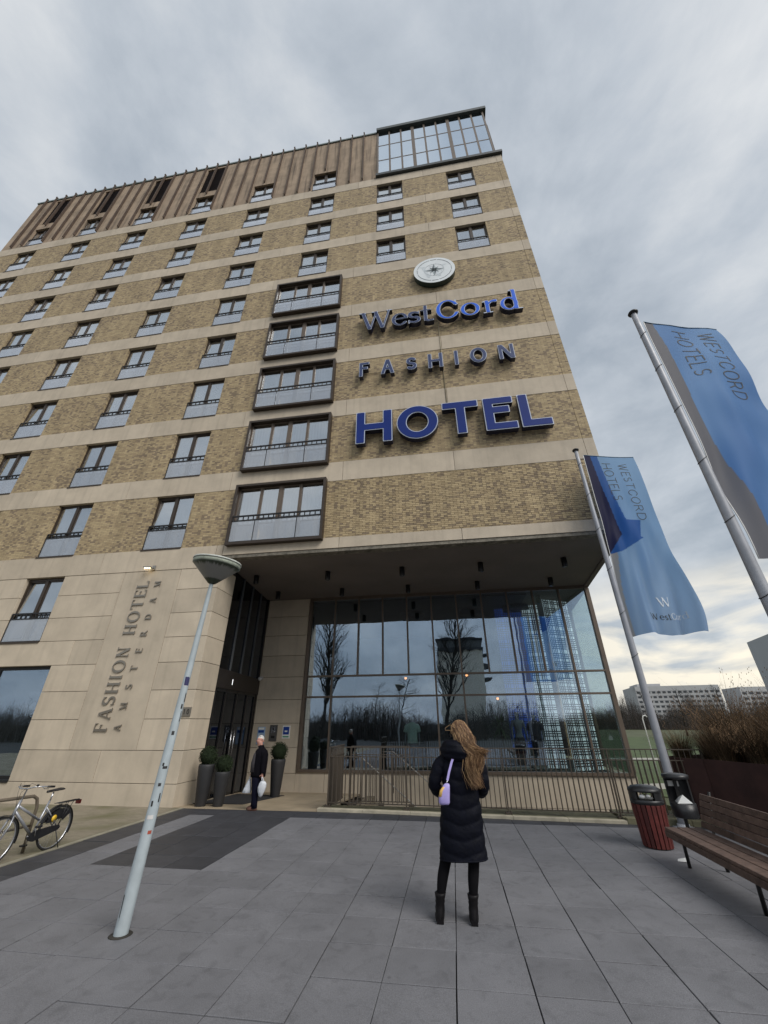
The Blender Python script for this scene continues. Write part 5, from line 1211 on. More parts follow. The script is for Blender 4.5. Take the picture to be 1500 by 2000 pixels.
# ---- woman seen from behind (faces +Y)
WX, WY = 0.0, -5.29
wo = thing('person', 'woman with long windblown brown hair in a long black quilted coat, seen from behind', 'woman', (WX, WY, 0))
nd_ = {}; ed_ = []
def nn(k, p, r_): nd_[k] = (p, r_)
nn('pel', (.01, 0, .92), (.15, .11)); nn('wai', (.02, 0, 1.08), (.12, .09)); nn('che', (.035, .0, 1.30), (.14, .10)); nn('neck0', (.045, .0, 1.46), .07); nn('neck', (.05, .01, 1.54), .05); nn('head0', (.06, .02, 1.62), .075); nn('head', (.065, .02, 1.70), .088); nn('head2', (.065, .015, 1.76), .07)
for a, b in (('pel', 'wai'), ('wai', 'che'), ('che', 'neck0'), ('neck0', 'neck'), ('neck', 'head0'), ('head0', 'head'), ('head', 'head2')): ed_.append((a, b))
nn('nose', (.065, .112, 1.655), .012); nn('face', (.065, .08, 1.655), .05); ed_ += [('head0', 'face'), ('face', 'nose')]
for sg, k, shx, elx, hax in ((-1, 'L', -.12, -.25, -.17), (1, 'R', .20, .27, .23)):
    nn('sh'+k, (shx, 0, 1.43), .055); nn('el'+k, (elx, -.02, 1.17), .042); ed_ += [('che', 'sh'+k), ('sh'+k, 'el'+k)]
    wr = (hax, .17, 1.10); add_hand(nd_, ed_, 'h'+k, wr, (-sg*.4, .9, -.15), (0, .1, 1), (0, .2, 1), .95); ed_.append(('el'+k, 'h'+k+'w'))
for k, hx, kx_, ax_, fx_ in (('L', -.09, -.20, -.285, -.31), ('R', .10, .105, .06, .03)):
    nn('hip'+k, (hx, 0, .84), (.10, .10)); nn('kn'+k, (kx_, .01, .47), (.062, .065)); nn('cf'+k, ((kx_+ax_)/2, -.02, .34), (.056, .062)); nn('an'+k, (ax_, -.02, .10), .036); nn('ft'+k, (ax_, .11, .035), (.03, .035))
    ed_ += [('pel', 'hip'+k), ('hip'+k, 'kn'+k), ('kn'+k, 'cf'+k), ('cf'+k, 'an'+k), ('an'+k, 'ft'+k)]
TIGHTS = mat('black_tights', (.005, .0045, .006), .8, spec=.12)
bodym = skin_mesh('body', nd_, ed_, SKIN, 'pel'); bodym.materials.append(TIGHTS)
for p in bodym.polygons:
    if p.center.z < .9: p.material_index = 1
put('body', bodym, wo)
COAT = mat('black_quilted_coat', (.003, .0037, .0085), .62, var=.3, vscale=12, bump=1.0, bscale=16, spec=.13)
def quilt(a, z):
    # chevron seams: lowest at the middle of the back (a=-90deg)
    back = abs(((a+PI/2+PI) % (2*PI))-PI)
    s_ = (z-.075*min(back, 1.6)/1.6*1.2)/.135
    return .014*(abs(math.sin(PI*s_))**.6)-.006
cm = MB(); rings_ = []
prof = [(.515, .0, .250, .155), (.56, .0, .250, .155), (.62, .0, .245, .15), (.70, .0, .24, .148), (.78, .002, .235, .145), (.86, .008, .232, .143), (.94, .012, .225, .14), (1.0, .018, .215, .135), (1.08, .024, .203, .128), (1.16, .026, .200, .125), (1.24, .028, .205, .128), (1.32, .033, .212, .13), (1.38, .037, .213, .128), (1.43, .04, .200, .118), (1.47, .043, .165, .10), (1.50, .045, .12, .085), (1.525, .048, .09, .075)]
zf = []
import bisect
zs_ = [p[0] for p in prof]
k = .515
while k <= 1.525:
    i = max(1, min(len(prof)-1, bisect.bisect_left(zs_, k))); a_, b_ = prof[i-1], prof[i]; t = (k-a_[0])/(b_[0]-a_[0]); t = max(0, min(1, t))
    rings_.append(ring(lerp(a_[1], b_[1], t), 0.0, k, lerp(a_[2], b_[2], t), lerp(a_[3], b_[3], t), 72, 2.4, quilt, .10*max(0, .62-k)/.1*.3 if k < .62 else 0)); k += .0125
cm.loft(rings_, cap=False); cm.loft([rings_[0], ring(0, 0, .53, .235, .14, 72, 2.4)], cap=False)
cm.build('coat', COAT, wo)
hem = MB(); hem.tube([Vector(p) for p in rings_[0]], .008, 6, closed=True); hem.build('coat_hem', COAT, wo)
def sleeve(pts, rad, nm):
    P = []; Rr = []; n = 34
    for i in range(n+1):
        t = i/n*(len(pts)-1); j = min(len(pts)-2, int(t)); f = t-j; f2 = f*f*(3-2*f)
        P.append(Vector(pts[j]).lerp(Vector(pts[j+1]), f)); Rr.append(lerp(rad[j], rad[j+1], f2)+.008*(abs(math.sin(PI*i/n*8.0))**.6)-.004)
    for _ in range(3): P = [P[0]]+[(P[i-1]+P[i]*2+P[i+1])/4 for i in range(1, len(P)-1)]+[P[-1]]
    mb = MB(); mb.tube(P, Rr, 20); mb.build(nm, COAT, wo)
sleeve([(-.11, 0, 1.425), (-.205, -.01, 1.36), (-.278, -.03, 1.185), (-.25, .06, 1.10), (-.175, .17, 1.085)], [.075, .078, .070, .062, .052], 'sleeve')
sleeve([(.195, 0, 1.425), (.27, -.01, 1.35), (.292, -.03, 1.185), (.27, .06, 1.10), (.225, .17, 1.085)], [.075, .080, .070, .062, .052], 'sleeve')
# hood lying on the back, to the left
hm = MB(); rs = []
for i in range(15):
    t = i/14; a = PI*t; z = 1.41+.215*t; rx = .06+.112*math.sin(a*.80+.35)**.7; ry = .05+.085*math.sin(a*.80+.35)**.7
    rs.append(ring(.015-.02*t, -.05+.02*t, z, rx, ry, 36, 2.2, lambda a_, z_: .012*abs(math.sin(PI*z_/.07+a_*.6))**.7+.008*math.sin(a_*3+z_*20)))
hm.loft(rs); hm.build('hood', COAT, wo)
# boots
BOOT = mat('black_boot_leather', (.006, .005, .006), .5, var=.2, spec=.25)
for ax_, dirx in ((-.285, -.25), (.06, -.05)):
    bo = MB(); fx = lambda z: ax_+(z-.10)*(.10 if ax_ < 0 else .06)
    rs = [ring(ax_+dirx*.03, .045, .012, .046, .125, 24, 2.4), ring(ax_+dirx*.03, .045, .035, .05, .13, 24, 2.4), ring(ax_, .03, .07, .048, .108, 24), ring(ax_, .0, .11, .05, .072, 24), ring(fx(.14), -.008, .14, .046, .056, 24), ring(fx(.16), -.012, .16, .051, .060, 24), ring(fx(.175), -.014, .175, .048, .058, 24), ring(fx(.2), -.018, .20, .054, .063, 24), ring(fx(.225), -.02, .225, .059, .066, 24), ring(fx(.228), -.02, .230, .052, .058, 24)]
    bo.loft(rs); bo.box(ax_-.035+dirx*.0, ax_+.035, -.082, -.012, 0, .04); bo.build('boot', BOOT, wo)
# hair: base shell plus many strands blown to the right
HAIR = [mat('hair_brown', (.12, .062, .030), .5, spec=.4), mat('hair_golden', (.50, .32, .16), .5, spec=.4), mat('hair_mid', (.22, .122, .058), .5, spec=.4)]
hr = MB(); hr.ball((.07, .0, 1.735), .093, 12, 0, 1.0, 1.05, .98)
rg = random.Random(11)
for i in range(1500):
    th = rg.uniform(-.5, PI+.5); ph = rg.uniform(.0, 1.75)**1.0
    hr_ = rg.uniform(.096, .108); hd_ = Vector((.07+hr_*math.sin(ph)*math.cos(th), -hr_*math.sin(ph)*math.sin(th)+.01, 1.735+hr_*math.cos(ph)))
    L = rg.uniform(.30, 1.0)**.8; wide_ = rg.gauss(0, 1)
    endx = .205+.20*(1-L)+.028*wide_; endz = 1.77-.62*L; ey = -.17+rg.gauss(0, .025)
    p1 = hd_+Vector((.035+.03*math.cos(th)*math.sin(ph), -.035-.02*math.sin(ph), -.075)); p2 = Vector((.165+.035*wide_+.04*(1-L), -.165+rg.gauss(0, .012), 1.52)); p3 = Vector((endx, ey, endz)); pts_ = []
    P_ = [hd_, p1, p2, p3]; fz = rg.uniform(0, 6)
    for q in range(12):
        t = q/11; b0, b1, b2, b3 = (1-t)**3, 3*t*(1-t)**2, 3*t*t*(1-t), t**3; v = P_[0]*b0+P_[1]*b1+P_[2]*b2+P_[3]*b3
        v += Vector((.030*math.sin(t*12+fz*.35+L*6), .018*math.cos(t*13+fz), .010*math.sin(t*17+fz)))*t*1.5; pts_.append(v)
    w0 = rg.uniform(.0018, .0048); hr.tube(pts_, [w0*(1-.75*(q/11)) for q in range(12)], 4, rg.choice((0, 0, 1, 2, 2)), cap=False)
for i in range(1):      # loose loop of hair on the left of the head
    v0 = Vector((.02, -.09, 1.79)); hr.tube([v0+Vector((-.02*q-.006*i*.3, -.01, -.012*abs(q-3)-.004*i)) if q < 7 else v0+Vector((-.12+.03*(q-7), -.02, -.06-.004*i)) for q in range(11)], .0017, 4, 1, cap=False)
hr.build('hair', HAIR, wo)
# shoulder bag
bgx, bgy = -.155, -5.29-.20
bag = thing('shoulder_bag', 'small lilac shoulder bag with a yellow patch hanging from a lilac strap', 'bag', (bgx, bgy, 1.0), R(0)); bag.scale = (.9, .9, 1.0)
LIL = mat('lilac_leather', (.42, .36, .72), .4, var=.08, vscale=15); YEL = mat('yellow_patch', (.80, .50, .14), .5)
bm_ = MB(); bm_.loft([ring(-.01, 0, .01, .055, .032, 28, 3), ring(-.012, 0, .03, .068, .043, 28, 3), ring(-.008, 0, .08, .068, .046, 28, 3), ring(.012, 0, .14, .055, .042, 28, 3), ring(.03, 0, .19, .040, .032, 28, 3), ring(.035, 0, .205, .025, .02, 28, 3)]); bm_.build('bag_body', LIL, bag)
bm_ = MB(); bm_.loft([ring(-.052, 0, .085, .024, .047, 20, 3), ring(-.035, 0, .14, .022, .043, 20, 3), ring(.0, 0, .175, .020, .036, 20, 3)], cap=True); bm_.build('yellow_patch', YEL, bag)
bm_ = MB(); bm_.tube([(.03, 0, .20), (.045, .01, .235)], .008, 6); bm_.build('clasp', CHROME, bag)
bm_ = MB(); sp_ = [Vector((.045, .01, .235)), Vector((.075, .025, .32)), Vector((.115, .045, .41)), Vector((.15, .06, .47))]
for a, b in zip(sp_, sp_[1:]):
    bm_.obox((a+b)/2, (b-a)/2*1.04, (.013, 0, -.004), (0, .003, .001))
bm_.build('strap', LIL, bag)

# ---- older man facing left, looking at the camera
MX, MY = -4.82, -.02
ma = thing('person', 'white haired older man in a dark jacket and trousers carrying two white bags', 'man', (MX, MY, 0), 0)
nd_ = {}; ed_ = []
nn('pel', (-.01, 0, .72), (.12, .11)); nn('wai', (-.02, 0, .86), (.125, .12)); nn('che', (.0, 0, 1.08), (.13, .12)); nn('neck0', (.0, 0, 1.24), .06); nn('neck', (-.02, -.01, 1.29), .05); nn('head0', (-.055, -.02, 1.375), (.070, .070)); nn('head', (-.055, -.005, 1.45), (.086, .090)); nn('head2', (-.05, 0, 1.49), .062)
for a, b in (('pel', 'wai'), ('wai', 'che'), ('che', 'neck0'), ('neck0', 'neck'), ('neck', 'head0'), ('head0', 'head'), ('head', 'head2')): ed_.append((a, b))
nn('nose0', (-.075, -.075, 1.42), .016); nn('nose', (-.08, -.098, 1.40), .011); ed_ += [('head', 'nose0'), ('nose0', 'nose')]
nn('chin', (-.07, -.062, 1.345), .026); ed_.append(('head0', 'chin'))
nn('shR', (.09, -.09, 1.19), .05); nn('elR', (.14, -.11, .94), .04); nn('shL', (-.10, .10, 1.19), .05); nn('elL', (-.12, .08, .94), .04)
ed_ += [('che', 'shR'), ('shR', 'elR'), ('che', 'shL'), ('shL', 'elL')]
add_hand(nd_, ed_, 'hR', (.165, -.14, .735), (.05, 0, -1), (1, 0, .0), (0, -1, 0), .85, .8); ed_.append(('elR', 'hRw'))
add_hand(nd_, ed_, 'hL', (-.17, .02, .735), (-.05, 0, -1), (1, 0, .0), (0, -1, 0), .85, .8); ed_.append(('elL', 'hLw'))
for k, yy, kx_, ax_ in (('R', -.07, .0, .03), ('L', .07, -.04, -.06)):
    nn('hip'+k, (-.01, yy, .66), (.085, .08)); nn('kn'+k, (kx_, yy, .38), .058); nn('an'+k, (ax_, yy, .09), .032); nn('ft'+k, (ax_-.10, yy, .035), .018); ed_ += [('pel', 'hip'+k), ('hip'+k, 'kn'+k), ('kn'+k, 'an'+k), ('an'+k, 'ft'+k)]
put('body', skin_mesh('body', nd_, ed_, SKINF, 'pel'), ma)
TROU = mat('dark_navy_trousers', (.006, .0065, .016), .9, spec=.1, var=.15, vscale=20); JACK = mat('black_jacket', (.005, .0045, .007), .9, spec=.1, var=.3, vscale=14, bump=.2); JUMP = mat('grey_jumper', (.045, .040, .045), .9)
for yy, kx_, ax_ in ((-.07, .0, .03), (.07, -.04, -.06)):
    mb = MB(); mb.loft([ring(ax_, yy, .045, .065, .065, 20), ring(ax_*.8, yy, .16, .068, .066, 20), ring(kx_, yy, .38, .078, .075, 20), ring(-.01, yy*.9, .58, .10, .085, 20), ring(-.015, yy*.8, .72, .115, .095, 20)]); mb.build('trouser_leg', TROU, ma)
    mb = MB(); mb.loft([ring(ax_-.05, yy, .0, .115, .044, 20, 2.4), ring(ax_-.05, yy, .03, .12, .047, 20, 2.4), ring(ax_-.03, yy, .062, .09, .044, 20), ring(ax_-.0, yy, .085, .055, .04, 20)]); mb.build('shoe', mat('brown_shoe', (.14, .065, .045), .5), ma)
jm = MB(); jm.loft([ring(.00, 0, .655, .175, .15, 40, 2.3), ring(.0, 0, .70, .18, .155, 40), ring(-.0, 0, .84, .185, .165, 40), ring(.015, 0, 1.0, .175, .165, 40), ring(.02, 0, 1.12, .165, .165, 40), ring(.015, 0, 1.20, .14, .14, 40), ring(.005, 0, 1.255, .085, .09, 40), ring(-.015, 0, 1.30, .072, .072, 40), ring(-.02, 0, 1.325, .068, .068, 40)]); jm.build('jacket', JACK, ma)
mb = MB(); mb.loft([ring(-.085, -.045, .76, .095, .12, 24), ring(-.09, -.05, .95, .095, .11, 24), ring(-.07, -.05, 1.12, .08, .10, 24), ring(-.045, -.04, 1.23, .045, .05, 24)]); mb.build('jumper', JUMP, ma)
mb = MB(); mb.loft([ring(-.035, -.025, 1.20, .05, .05, 20), ring(-.03, -.02, 1.275, .053, .053, 20)]); mb.build('shirt_collar', mat('pale_shirt', (.35, .28, .25), .9), ma)
def msl(pts, rad):
    mb = MB(); P = [Vector(p) for p in pts]; Q = []; Rr = []
    for i in range(25):
        t = i/24*(len(P)-1); j = min(len(P)-2, int(t)); Q.append(P[j].lerp(P[j+1], t-j)); Rr.append(lerp(rad[j], rad[j+1], t-j))
    for _ in range(2): Q = [Q[0]]+[(Q[i-1]+2*Q[i]+Q[i+1])/4 for i in range(1, 24)]+[Q[-1]]
    mb.tube(Q, Rr, 16); mb.build('sleeve', JACK, ma)
msl([(.07, -.07, 1.20), (.135, -.11, 1.12), (.155, -.125, .94), (.172, -.145, .74)], [.06, .068, .06, .048]); msl([(-.08, .09, 1.2), (-.12, .11, 1.1), (-.14, .08, .94), (-.17, .02, .74)], [.06, .065, .06, .046])
mb = MB(); rg = random.Random(3)
for i in range(700):
    th = rg.uniform(0, 2*PI); ph = rg.uniform(0, 1.75); d = Vector((math.sin(ph)*math.cos(th), math.sin(ph)*math.sin(th), math.cos(ph)))
    if d.y < -.15 and d.z < .52: continue
    p = Vector((-.052, .002, 1.455))+Vector((d.x*.080, d.y*.086, d.z*.084)); e_ = d*.006+Vector((0, .014, -.006)); sd_ = d.orthogonal().normalized()*.004
    mb.add([p-sd_, p+sd_, p+e_+sd_*.3, p+e_-sd_*.3], [(0, 1, 2, 3)])
mb.ball((-.052, .014, 1.462), .079, 10, 0, 1.0, 1.0, 1.0); mb.build('hair', mat('white_hair', (.62, .60, .57), .7), ma)
for sx_ in (-.028, .028):
    mb = MB(); mb.ball((-.062+sx_, -.070, 1.432), .008, 6); mb.build('eye', mat('dark_eye', (.03, .02, .02), .3), ma)
    mb = MB(); mb.obox((-.062+sx_, -.076, 1.449), (.015, 0, 0), (0, .004, 0), (0, 0, .003)); mb.build('eyebrow', mat('grey_brow', (.3, .26, .24), .8), ma)
    mb = MB(); mb.ball((-.055+sx_*2.75, .005, 1.415), .018, 6, 0, .5, .9, 1.3); mb.build('ear', SKINF, ma)
mb = MB(); mb.obox((-.068, -.080, 1.372), (.02, 0, 0), (0, .003, 0), (0, 0, .003)); mb.build('mouth', mat('lip', (.25, .10, .09), .6), ma)
BAGW = mat('white_plastic_bag', (.62, .64, .68), .35, var=.08, vscale=12)
def pbag(label, x, y, ztop, prof, tilt=0):
    b_ = thing('carrier_bag', label, 'bag', (x, y, ztop), 0, 'white carrier bags the man holds')
    mb = MB(); rs = []
    for z, cx_, rx, ry in prof: rs.append(ring(cx_, 0, z, rx, ry, 30, 2.2, lambda a, z_: .006*math.sin(a*5+z_*30)+.004*math.sin(a*9-z_*50)))
    mb.loft(rs); mb.build('bag_body', BAGW, b_)
    for sx_ in (-.02, .025): mb = MB(); mb.tube([(prof[-1][1]+sx_, 0, prof[-1][0]-.01), (sx_*.6, 0, -.01), (sx_*.2, 0, .015)], [.014, .008, .006], 8); mb.build('handle', BAGW, b_)
pbag('rounded white carrier bag with a pointed foot, hanging right of the man', MX+.185, MY-.16, .655, [(-.385, .01, .012, .01), (-.35, .01, .04, .03), (-.27, .012, .085, .05), (-.18, .02, .10, .055), (-.11, .035, .085, .045), (-.07, .03, .05, .03)])
pbag('triangular white carrier bag hanging left of the man, half hidden by his leg', MX-.20, MY-.0, .655, [(-.33, -.04, .09, .05), (-.32, -.04, .11, .06), (-.24, -.03, .09, .055), (-.14, -.01, .055, .035), (-.05, 0, .02, .015)])

# ------------------------------------------------------------------ BICYCLE AND RACK
BKA = 1.5987; BS = .853
bk_ = thing('bicycle', 'silver city bicycle with black chain guard and rear rack leaning on a bike rack', 'bicycle', (-6.762, -3.548, 0))
bk_.rotation_euler = (0, 0, -BKA); bk_.scale = (BS, BS, BS)
FRM = mat('silver_bike_frame', (.42, .43, .46), .3, metal=.6, var=.05); BKB = mat('bike_black', (.015, .015, .017), .45)
def bt(nm, pts, r_, m, n=8, closed=False, par=None):
    mb = MB(); mb.tube(pts, r_, n, closed=closed); return mb.build(nm, m, par or bk_)
for nm, cx_ in (('rear', 0.0), ('front', 1.12)):
    wt = bt('wheel', [(cx_+.318*math.cos(2*PI*i/48), 0, .34+.318*math.sin(2*PI*i/48)) for i in range(48)], .012, CHROME, 8, True)
    bt('tyre', [(cx_+.334*math.cos(2*PI*i/48), 0, .34+.334*math.sin(2*PI*i/48)) for i in range(48)], .019, RUBBER, 8, True, wt)
    mb = MB(); mb.tube([(cx_, -.05, .34), (cx_, .05, .34)], .028, 10); mb.build('hub', CHROME, wt)
    mb = MB()
    for k in range(28):
        a = 2*PI*k/28; s_ = 1 if k % 2 else -1; mb.tube([(cx_+.025*math.cos(a+.8*s_), .035*s_, .34+.025*math.sin(a+.8*s_)), (cx_+.312*math.cos(a), 0, .34+.312*math.sin(a))], .0016, 3, cap=False)
    mb.build('spokes', CHROME, wt, kind='stuff')
    mud = [(cx_+.365*math.cos(R(a)), 0, .34+.365*math.sin(R(a))) for a in (range(20, 205, 8) if nm == 'rear' else range(50, 200, 8))]
    mb = MB()
    for a_, b_ in zip(mud, mud[1:]):
        A, B = Vector(a_), Vector(b_); mb.obox((A+B)/2, (B-A)*.53, (0, .026, 0), (B-A).cross(Vector((0, 1, 0))).normalized()*.004)
    mb.build('mudguard', BKB, bk_)
bt('down_tube', [(.46, 0, .29), (.95, 0, .74)], .024, FRM); bt('top_tube', [(.40, 0, .52), (.93, 0, .82)], .020, FRM); bt('seat_tube', [(.46, 0, .29), (.30, 0, .80)], .019, FRM); bt('head_tube', [(.91, 0, .90), (.98, 0, .66)], .024, FRM)
bt('seat_post', [(.30, 0, .80), (.275, 0, .94)], .014, CHROME)
for s_ in (-1, 1):
    bt('chain_stay', [(.46, .03*s_, .29), (0, .055*s_, .34)], .012, FRM); bt('seat_stay', [(.33, .02*s_, .70), (0, .055*s_, .34)], .010, FRM); bt('fork', [(.975, .035*s_, .68), (1.01, .055*s_, .55), (1.12, .055*s_, .34)], .014, FRM)
    bt('rack_strut', [(-.20, .07*s_, .735), (0, .06*s_, .36)], .006, BKB); bt('rack_strut', [(-.08, .07*s_, .735), (0, .06*s_, .36)], .006, BKB)
mb = MB()
for y in (-.07, -.03, .03, .07): mb.tube([(.12, y*.8, .735), (-.36, y, .735)], .006, 5)
mb.tube([(-.36, -.07, .735), (-.40, 0, .74), (-.36, .07, .735)], .006, 5); mb.tube([(.0, -.07, .737), (.0, .07, .737)], .005, 5); mb.tube([(-.2, -.07, .737), (-.2, .07, .737)], .005, 5); mb.build('rear_rack', BKB, bk_)
bx(-.425, -.375, -.045, .045, .66, .73).build('rear_light', mat('red_reflector', (.09, .008, .008), .3), bk_)
sd = MB(); sd.loft([ring(.40, 0, .97, .02, .022, 20), ring(.33, 0, .965, .06, .04, 20)]); rs = []
sd = MB(); vs = []
for i in range(14):
    t = i/13; x = .42-.30*t; w = .022+.075*max(0, (t-.35)/.65)**.7; rs.append([(x, w*math.cos(2*PI*j/16), .965+.022*math.sin(2*PI*j/16)+.012*t) for j in range(16)])
sd.loft(rs); sd.build('saddle', mat('saddle_black', (.02, .018, .018), .5), bk_)
bt('stem', [(.91, 0, .90), (.87, 0, 1.05), (.90, 0, 1.07)], .013, CHROME)
hb = [(.90, 0, 1.07), (.93, .08, 1.075), (.90, .17, 1.10), (.80, .245, 1.10), (.70, .275, 1.085), (.60, .285, 1.075)]
bt('handlebar', [(x, -y, z) for x, y, z in hb[::-1]]+hb[1:], .011, CHROME)
for s_ in (-1, 1):
    bt('grip', [(.72, .272*s_, 1.087), (.58, .287*s_, 1.073)], .017, BKB); bt('brake_lever', [(.80, .245*s_, 1.09), (.74, .245*s_, 1.055), (.66, .25*s_, 1.045)], .006, CHROME)
    bt('brake_cable', [(.84, .22*s_, 1.10), (.92, .12*s_, 1.16), (1.0, .03*s_, 1.02), (.97, 0, .80)], .003, BKB, 5)
mb = MB(); mb.lathe([(.02, 0), (.025, .015), (.012, .03)], (.86, .20, 1.11), 10); mb.build('bell', BKB, bk_)
cg = MB(); prof_ = [(.60, .29), (.55, .35), (.46, .375), (.2, .385), (-.02, .38), (-.05, .34), (-.02, .30), (.46, .21), (.56, .24)]
cg.add([(x, .05, z) for x, z in prof_]+[(x, .075, z) for x, z in prof_], [tuple(range(len(prof_)))[::-1], tuple(range(len(prof_), 2*len(prof_)))]+[(i, (i+1) % 9, (i+1) % 9+9, i+9) for i in range(9)]); cg.build('chain_guard', BKB, bk_)
for sg_ in (-1, 1):
    gdz = MB(); n = 20; pz = [(0+.30*math.cos(R(a)), .34+.30*math.sin(R(a))) for a in range(20, 150, 10)]+[(.12*math.cos(R(a)), .36+.12*math.sin(R(a))) for a in range(140, 20, -20)]
    gdz.add([(x, sg_*.045, z) for x, z in pz], [tuple(range(len(pz)))]); gdz.build('coat_guard', BKB, bk_)
    ql = MB(); ql.lathe([(.055, 0), (.055, .003)], (0, 0, 0), 16); o = ql.build('yellow_disc', mat('yellow_sticker', (.75, .48, .04), .5), bk_, loc=(.12, sg_*.0475, .50), rot=(R(90)*-sg_, 0, 0))
bt('crank', [(.46, -.08, .29), (.42, -.09, .14)], .009, CHROME); bt('crank', [(.46, .08, .29), (.50, .09, .44)], .009, CHROME)
bx(.375, .465, -.18, -.10, .125, .15).build('pedal', BKB, bk_); bx(.455, .545, .10, .18, .43, .455).build('pedal', BKB, bk_)
bt('kick_stand', [(.02, .07, .30), (-.06, .16, .02)], .008, BKB)
rk = thing('bike_rack', 'brown tubular inverted U bike rack standing beside the bicycle', 'bike rack', (-6.96, -3.81, 0))
mb = MB(); mb.tube([(0, 0, -.02), (0, -.01, .60), (0, -.06, .72), (0, -.14, .765), (0, -1.1, .80), (0, -1.18, .76), (0, -1.2, .66), (0, -1.2, -.02)], .024, 12); mb.build('hoop', mat('rack_brown', (.20, .165, .125), .45, metal=.3, var=.15), rk)
mb = MB(); mb.tube([(0, -.02, .36), (0, -1.2, .36)], .018, 10); mb.build('cross_bar', mat('rack_brown', (.2, .165, .125)), rk)

# ------------------------------------------------------------------ SHOP INTERIOR
SHIRT = mat('mint_shirt', (.66, .86, .76), .8); MANQ = mat('mannequin_grey', (.22, .24, .26), .4); SHORTS = mat('dark_shorts', (.03, .03, .035), .8)
def mannequin(label, x, y, rz, shirt, s=1.0):
    m_ = thing('mannequin', label, 'mannequin', (x, y, .262), rz); m_.scale = (s, s, s)
    nd2 = {}; e2 = []
    def q(k, p, r_): nd2[k] = (p, r_)
    q('pel', (0, 0, .92), (.14, .10)); q('wai', (0, 0, 1.08), (.11, .09)); q('che', (0, 0, 1.32), (.15, .11)); q('nk', (0, 0, 1.52), .05); q('hd', (0, -.01, 1.62), .075); q('hd2', (0, 0, 1.71), .08)
    for a, b in (('pel', 'wai'), ('wai', 'che'), ('che', 'nk'), ('nk', 'hd'), ('hd', 'hd2')): e2.append((a, b))
    for s_, k in ((-1, 'l'), (1, 'r')):
        q('s'+k, (s_*.18, 0, 1.44), .05); q('e'+k, (s_*.24, 0, 1.15), .038); e2 += [('che', 's'+k), ('s'+k, 'e'+k)]; add_hand(nd2, e2, 'h'+k, (s_*.25, -.05, .92), (0, -.05, -1), (0, 1, 0), (0, -1, 0), .9); e2.append(('e'+k, 'h'+k+'w'))
        q('h'+k, (s_*.09, 0, .84), .085); q('k'+k, (s_*.10, 0, .48), .055); q('a'+k, (s_*.11, 0, .10), .038); q('f'+k, (s_*.12, -.12, .03), .032); e2 += [('pel', 'h'+k), ('h'+k, 'k'+k), ('k'+k, 'a'+k), ('a'+k, 'f'+k)]
    put('body', skin_mesh('body', nd2, e2, MANQ, 'pel', 1), m_)
    if shirt:
        mb = MB(); mb.loft([ring(0, 0, .86, .19, .13, 28), ring(0, 0, 1.0, .175, .125, 28), ring(0, 0, 1.2, .18, .13, 28), ring(0, 0, 1.36, .20, .13, 28), ring(0, 0, 1.46, .17, .11, 28), ring(0, 0, 1.52, .08, .07, 28)]); mb.build('shirt', shirt, m_)
        for s_ in (-1, 1): mb = MB(); mb.tube([(s_*.15, 0, 1.44), (s_*.215, 0, 1.35), (s_*.24, 0, 1.20)], [.07, .075, .08], 14); mb.build('shirt_sleeve', shirt, m_)
    mb = MB(); mb.loft([ring(0, 0, .50, .18, .12, 28), ring(0, 0, .75, .18, .13, 28), ring(0, 0, .95, .165, .12, 28)]); mb.build('shorts', SHORTS, m_)
mannequin('mannequin in a mint green t-shirt behind the shop glass, left of the woman', -1.50, 5.42, 0, SHIRT, 1.02)
mannequin('grey mannequin in dark clothes behind the glass, right of the woman', 2.35, 6.1, .3, None, 1.1)
mannequin('grey mannequin in a dark top standing beside the checked screen', 3.0, 6.4, -.4, mat('dark_top', (.05, .05, .07), .8), 1.05)
# checked screens
def screen(label, x0, x1, y0, y1, z0, z1, base, strip, seed):
    s_ = thing('checked_screen', label, 'screen', (x0, y0, z0)); d = Vector((x1-x0, y1-y0, 0)); L = d.length; d.normalize(); nrm = Vector((d.y, -d.x, 0)); rg = random.Random(seed)
    mb = MB(); mb.obox(d*L/2+Vector((0, 0, (z1-z0)/2))+nrm*-.02, d*L/2, nrm*.012, (0, 0, (z1-z0)/2)); mb.build('backing', base, s_)
    pat = [.045, .045, .045, .11, .045, .045, .16, .045, .045]; mb = MB(); u = 0.0; i = 0
    while u < L-.03:
        w = .034; mb.obox(d*(u+w/2)+Vector((0, 0, (z1-z0)/2))+nrm*.002, d*(w/2), nrm*.006, (0, 0, (z1-z0)/2)); u += w+pat[i % 9]; i += 1
    v = 0.0; i = 3
    while v < z1-z0-.03:
        w = .034; mb.obox(d*L/2+Vector((0, 0, v+w/2))+nrm*.016, d*L/2, nrm*.006, (0, 0, w/2)); v += w+pat[i % 9]; i += 1
    mb.build('check_bars', strip, s_, kind='stuff')
PANW = mat('screen_white_glow', (.86, .90, .90), .7, emit=(.75, .88, .92, .30)); PANK = mat('screen_black', (.012, .013, .016), .5); PANB = mat('screen_blue_glow', (.03, .09, .42), .6, emit=(.03, .09, .42, .35))  # glow added to white and blue in place of daylight; screens hold no lamp
screen('tall black and white checked screen nearest the right end of the shop front', 4.05, 5.15, 6.0, 6.6, .27, 6.3, PANW, PANK, 1)
screen('tall black and white checked screen left of the end one behind the glass', 3.3, 4.0, 6.9, 6.9, .27, 6.3, PANW, PANK, 2)
screen('tall blue checked screen behind the glass left of the white ones', 2.2, 3.55, 7.3, 7.3, .9, 6.3, PANB, mat('screen_navy', (.015, .03, .14), .6), 3)
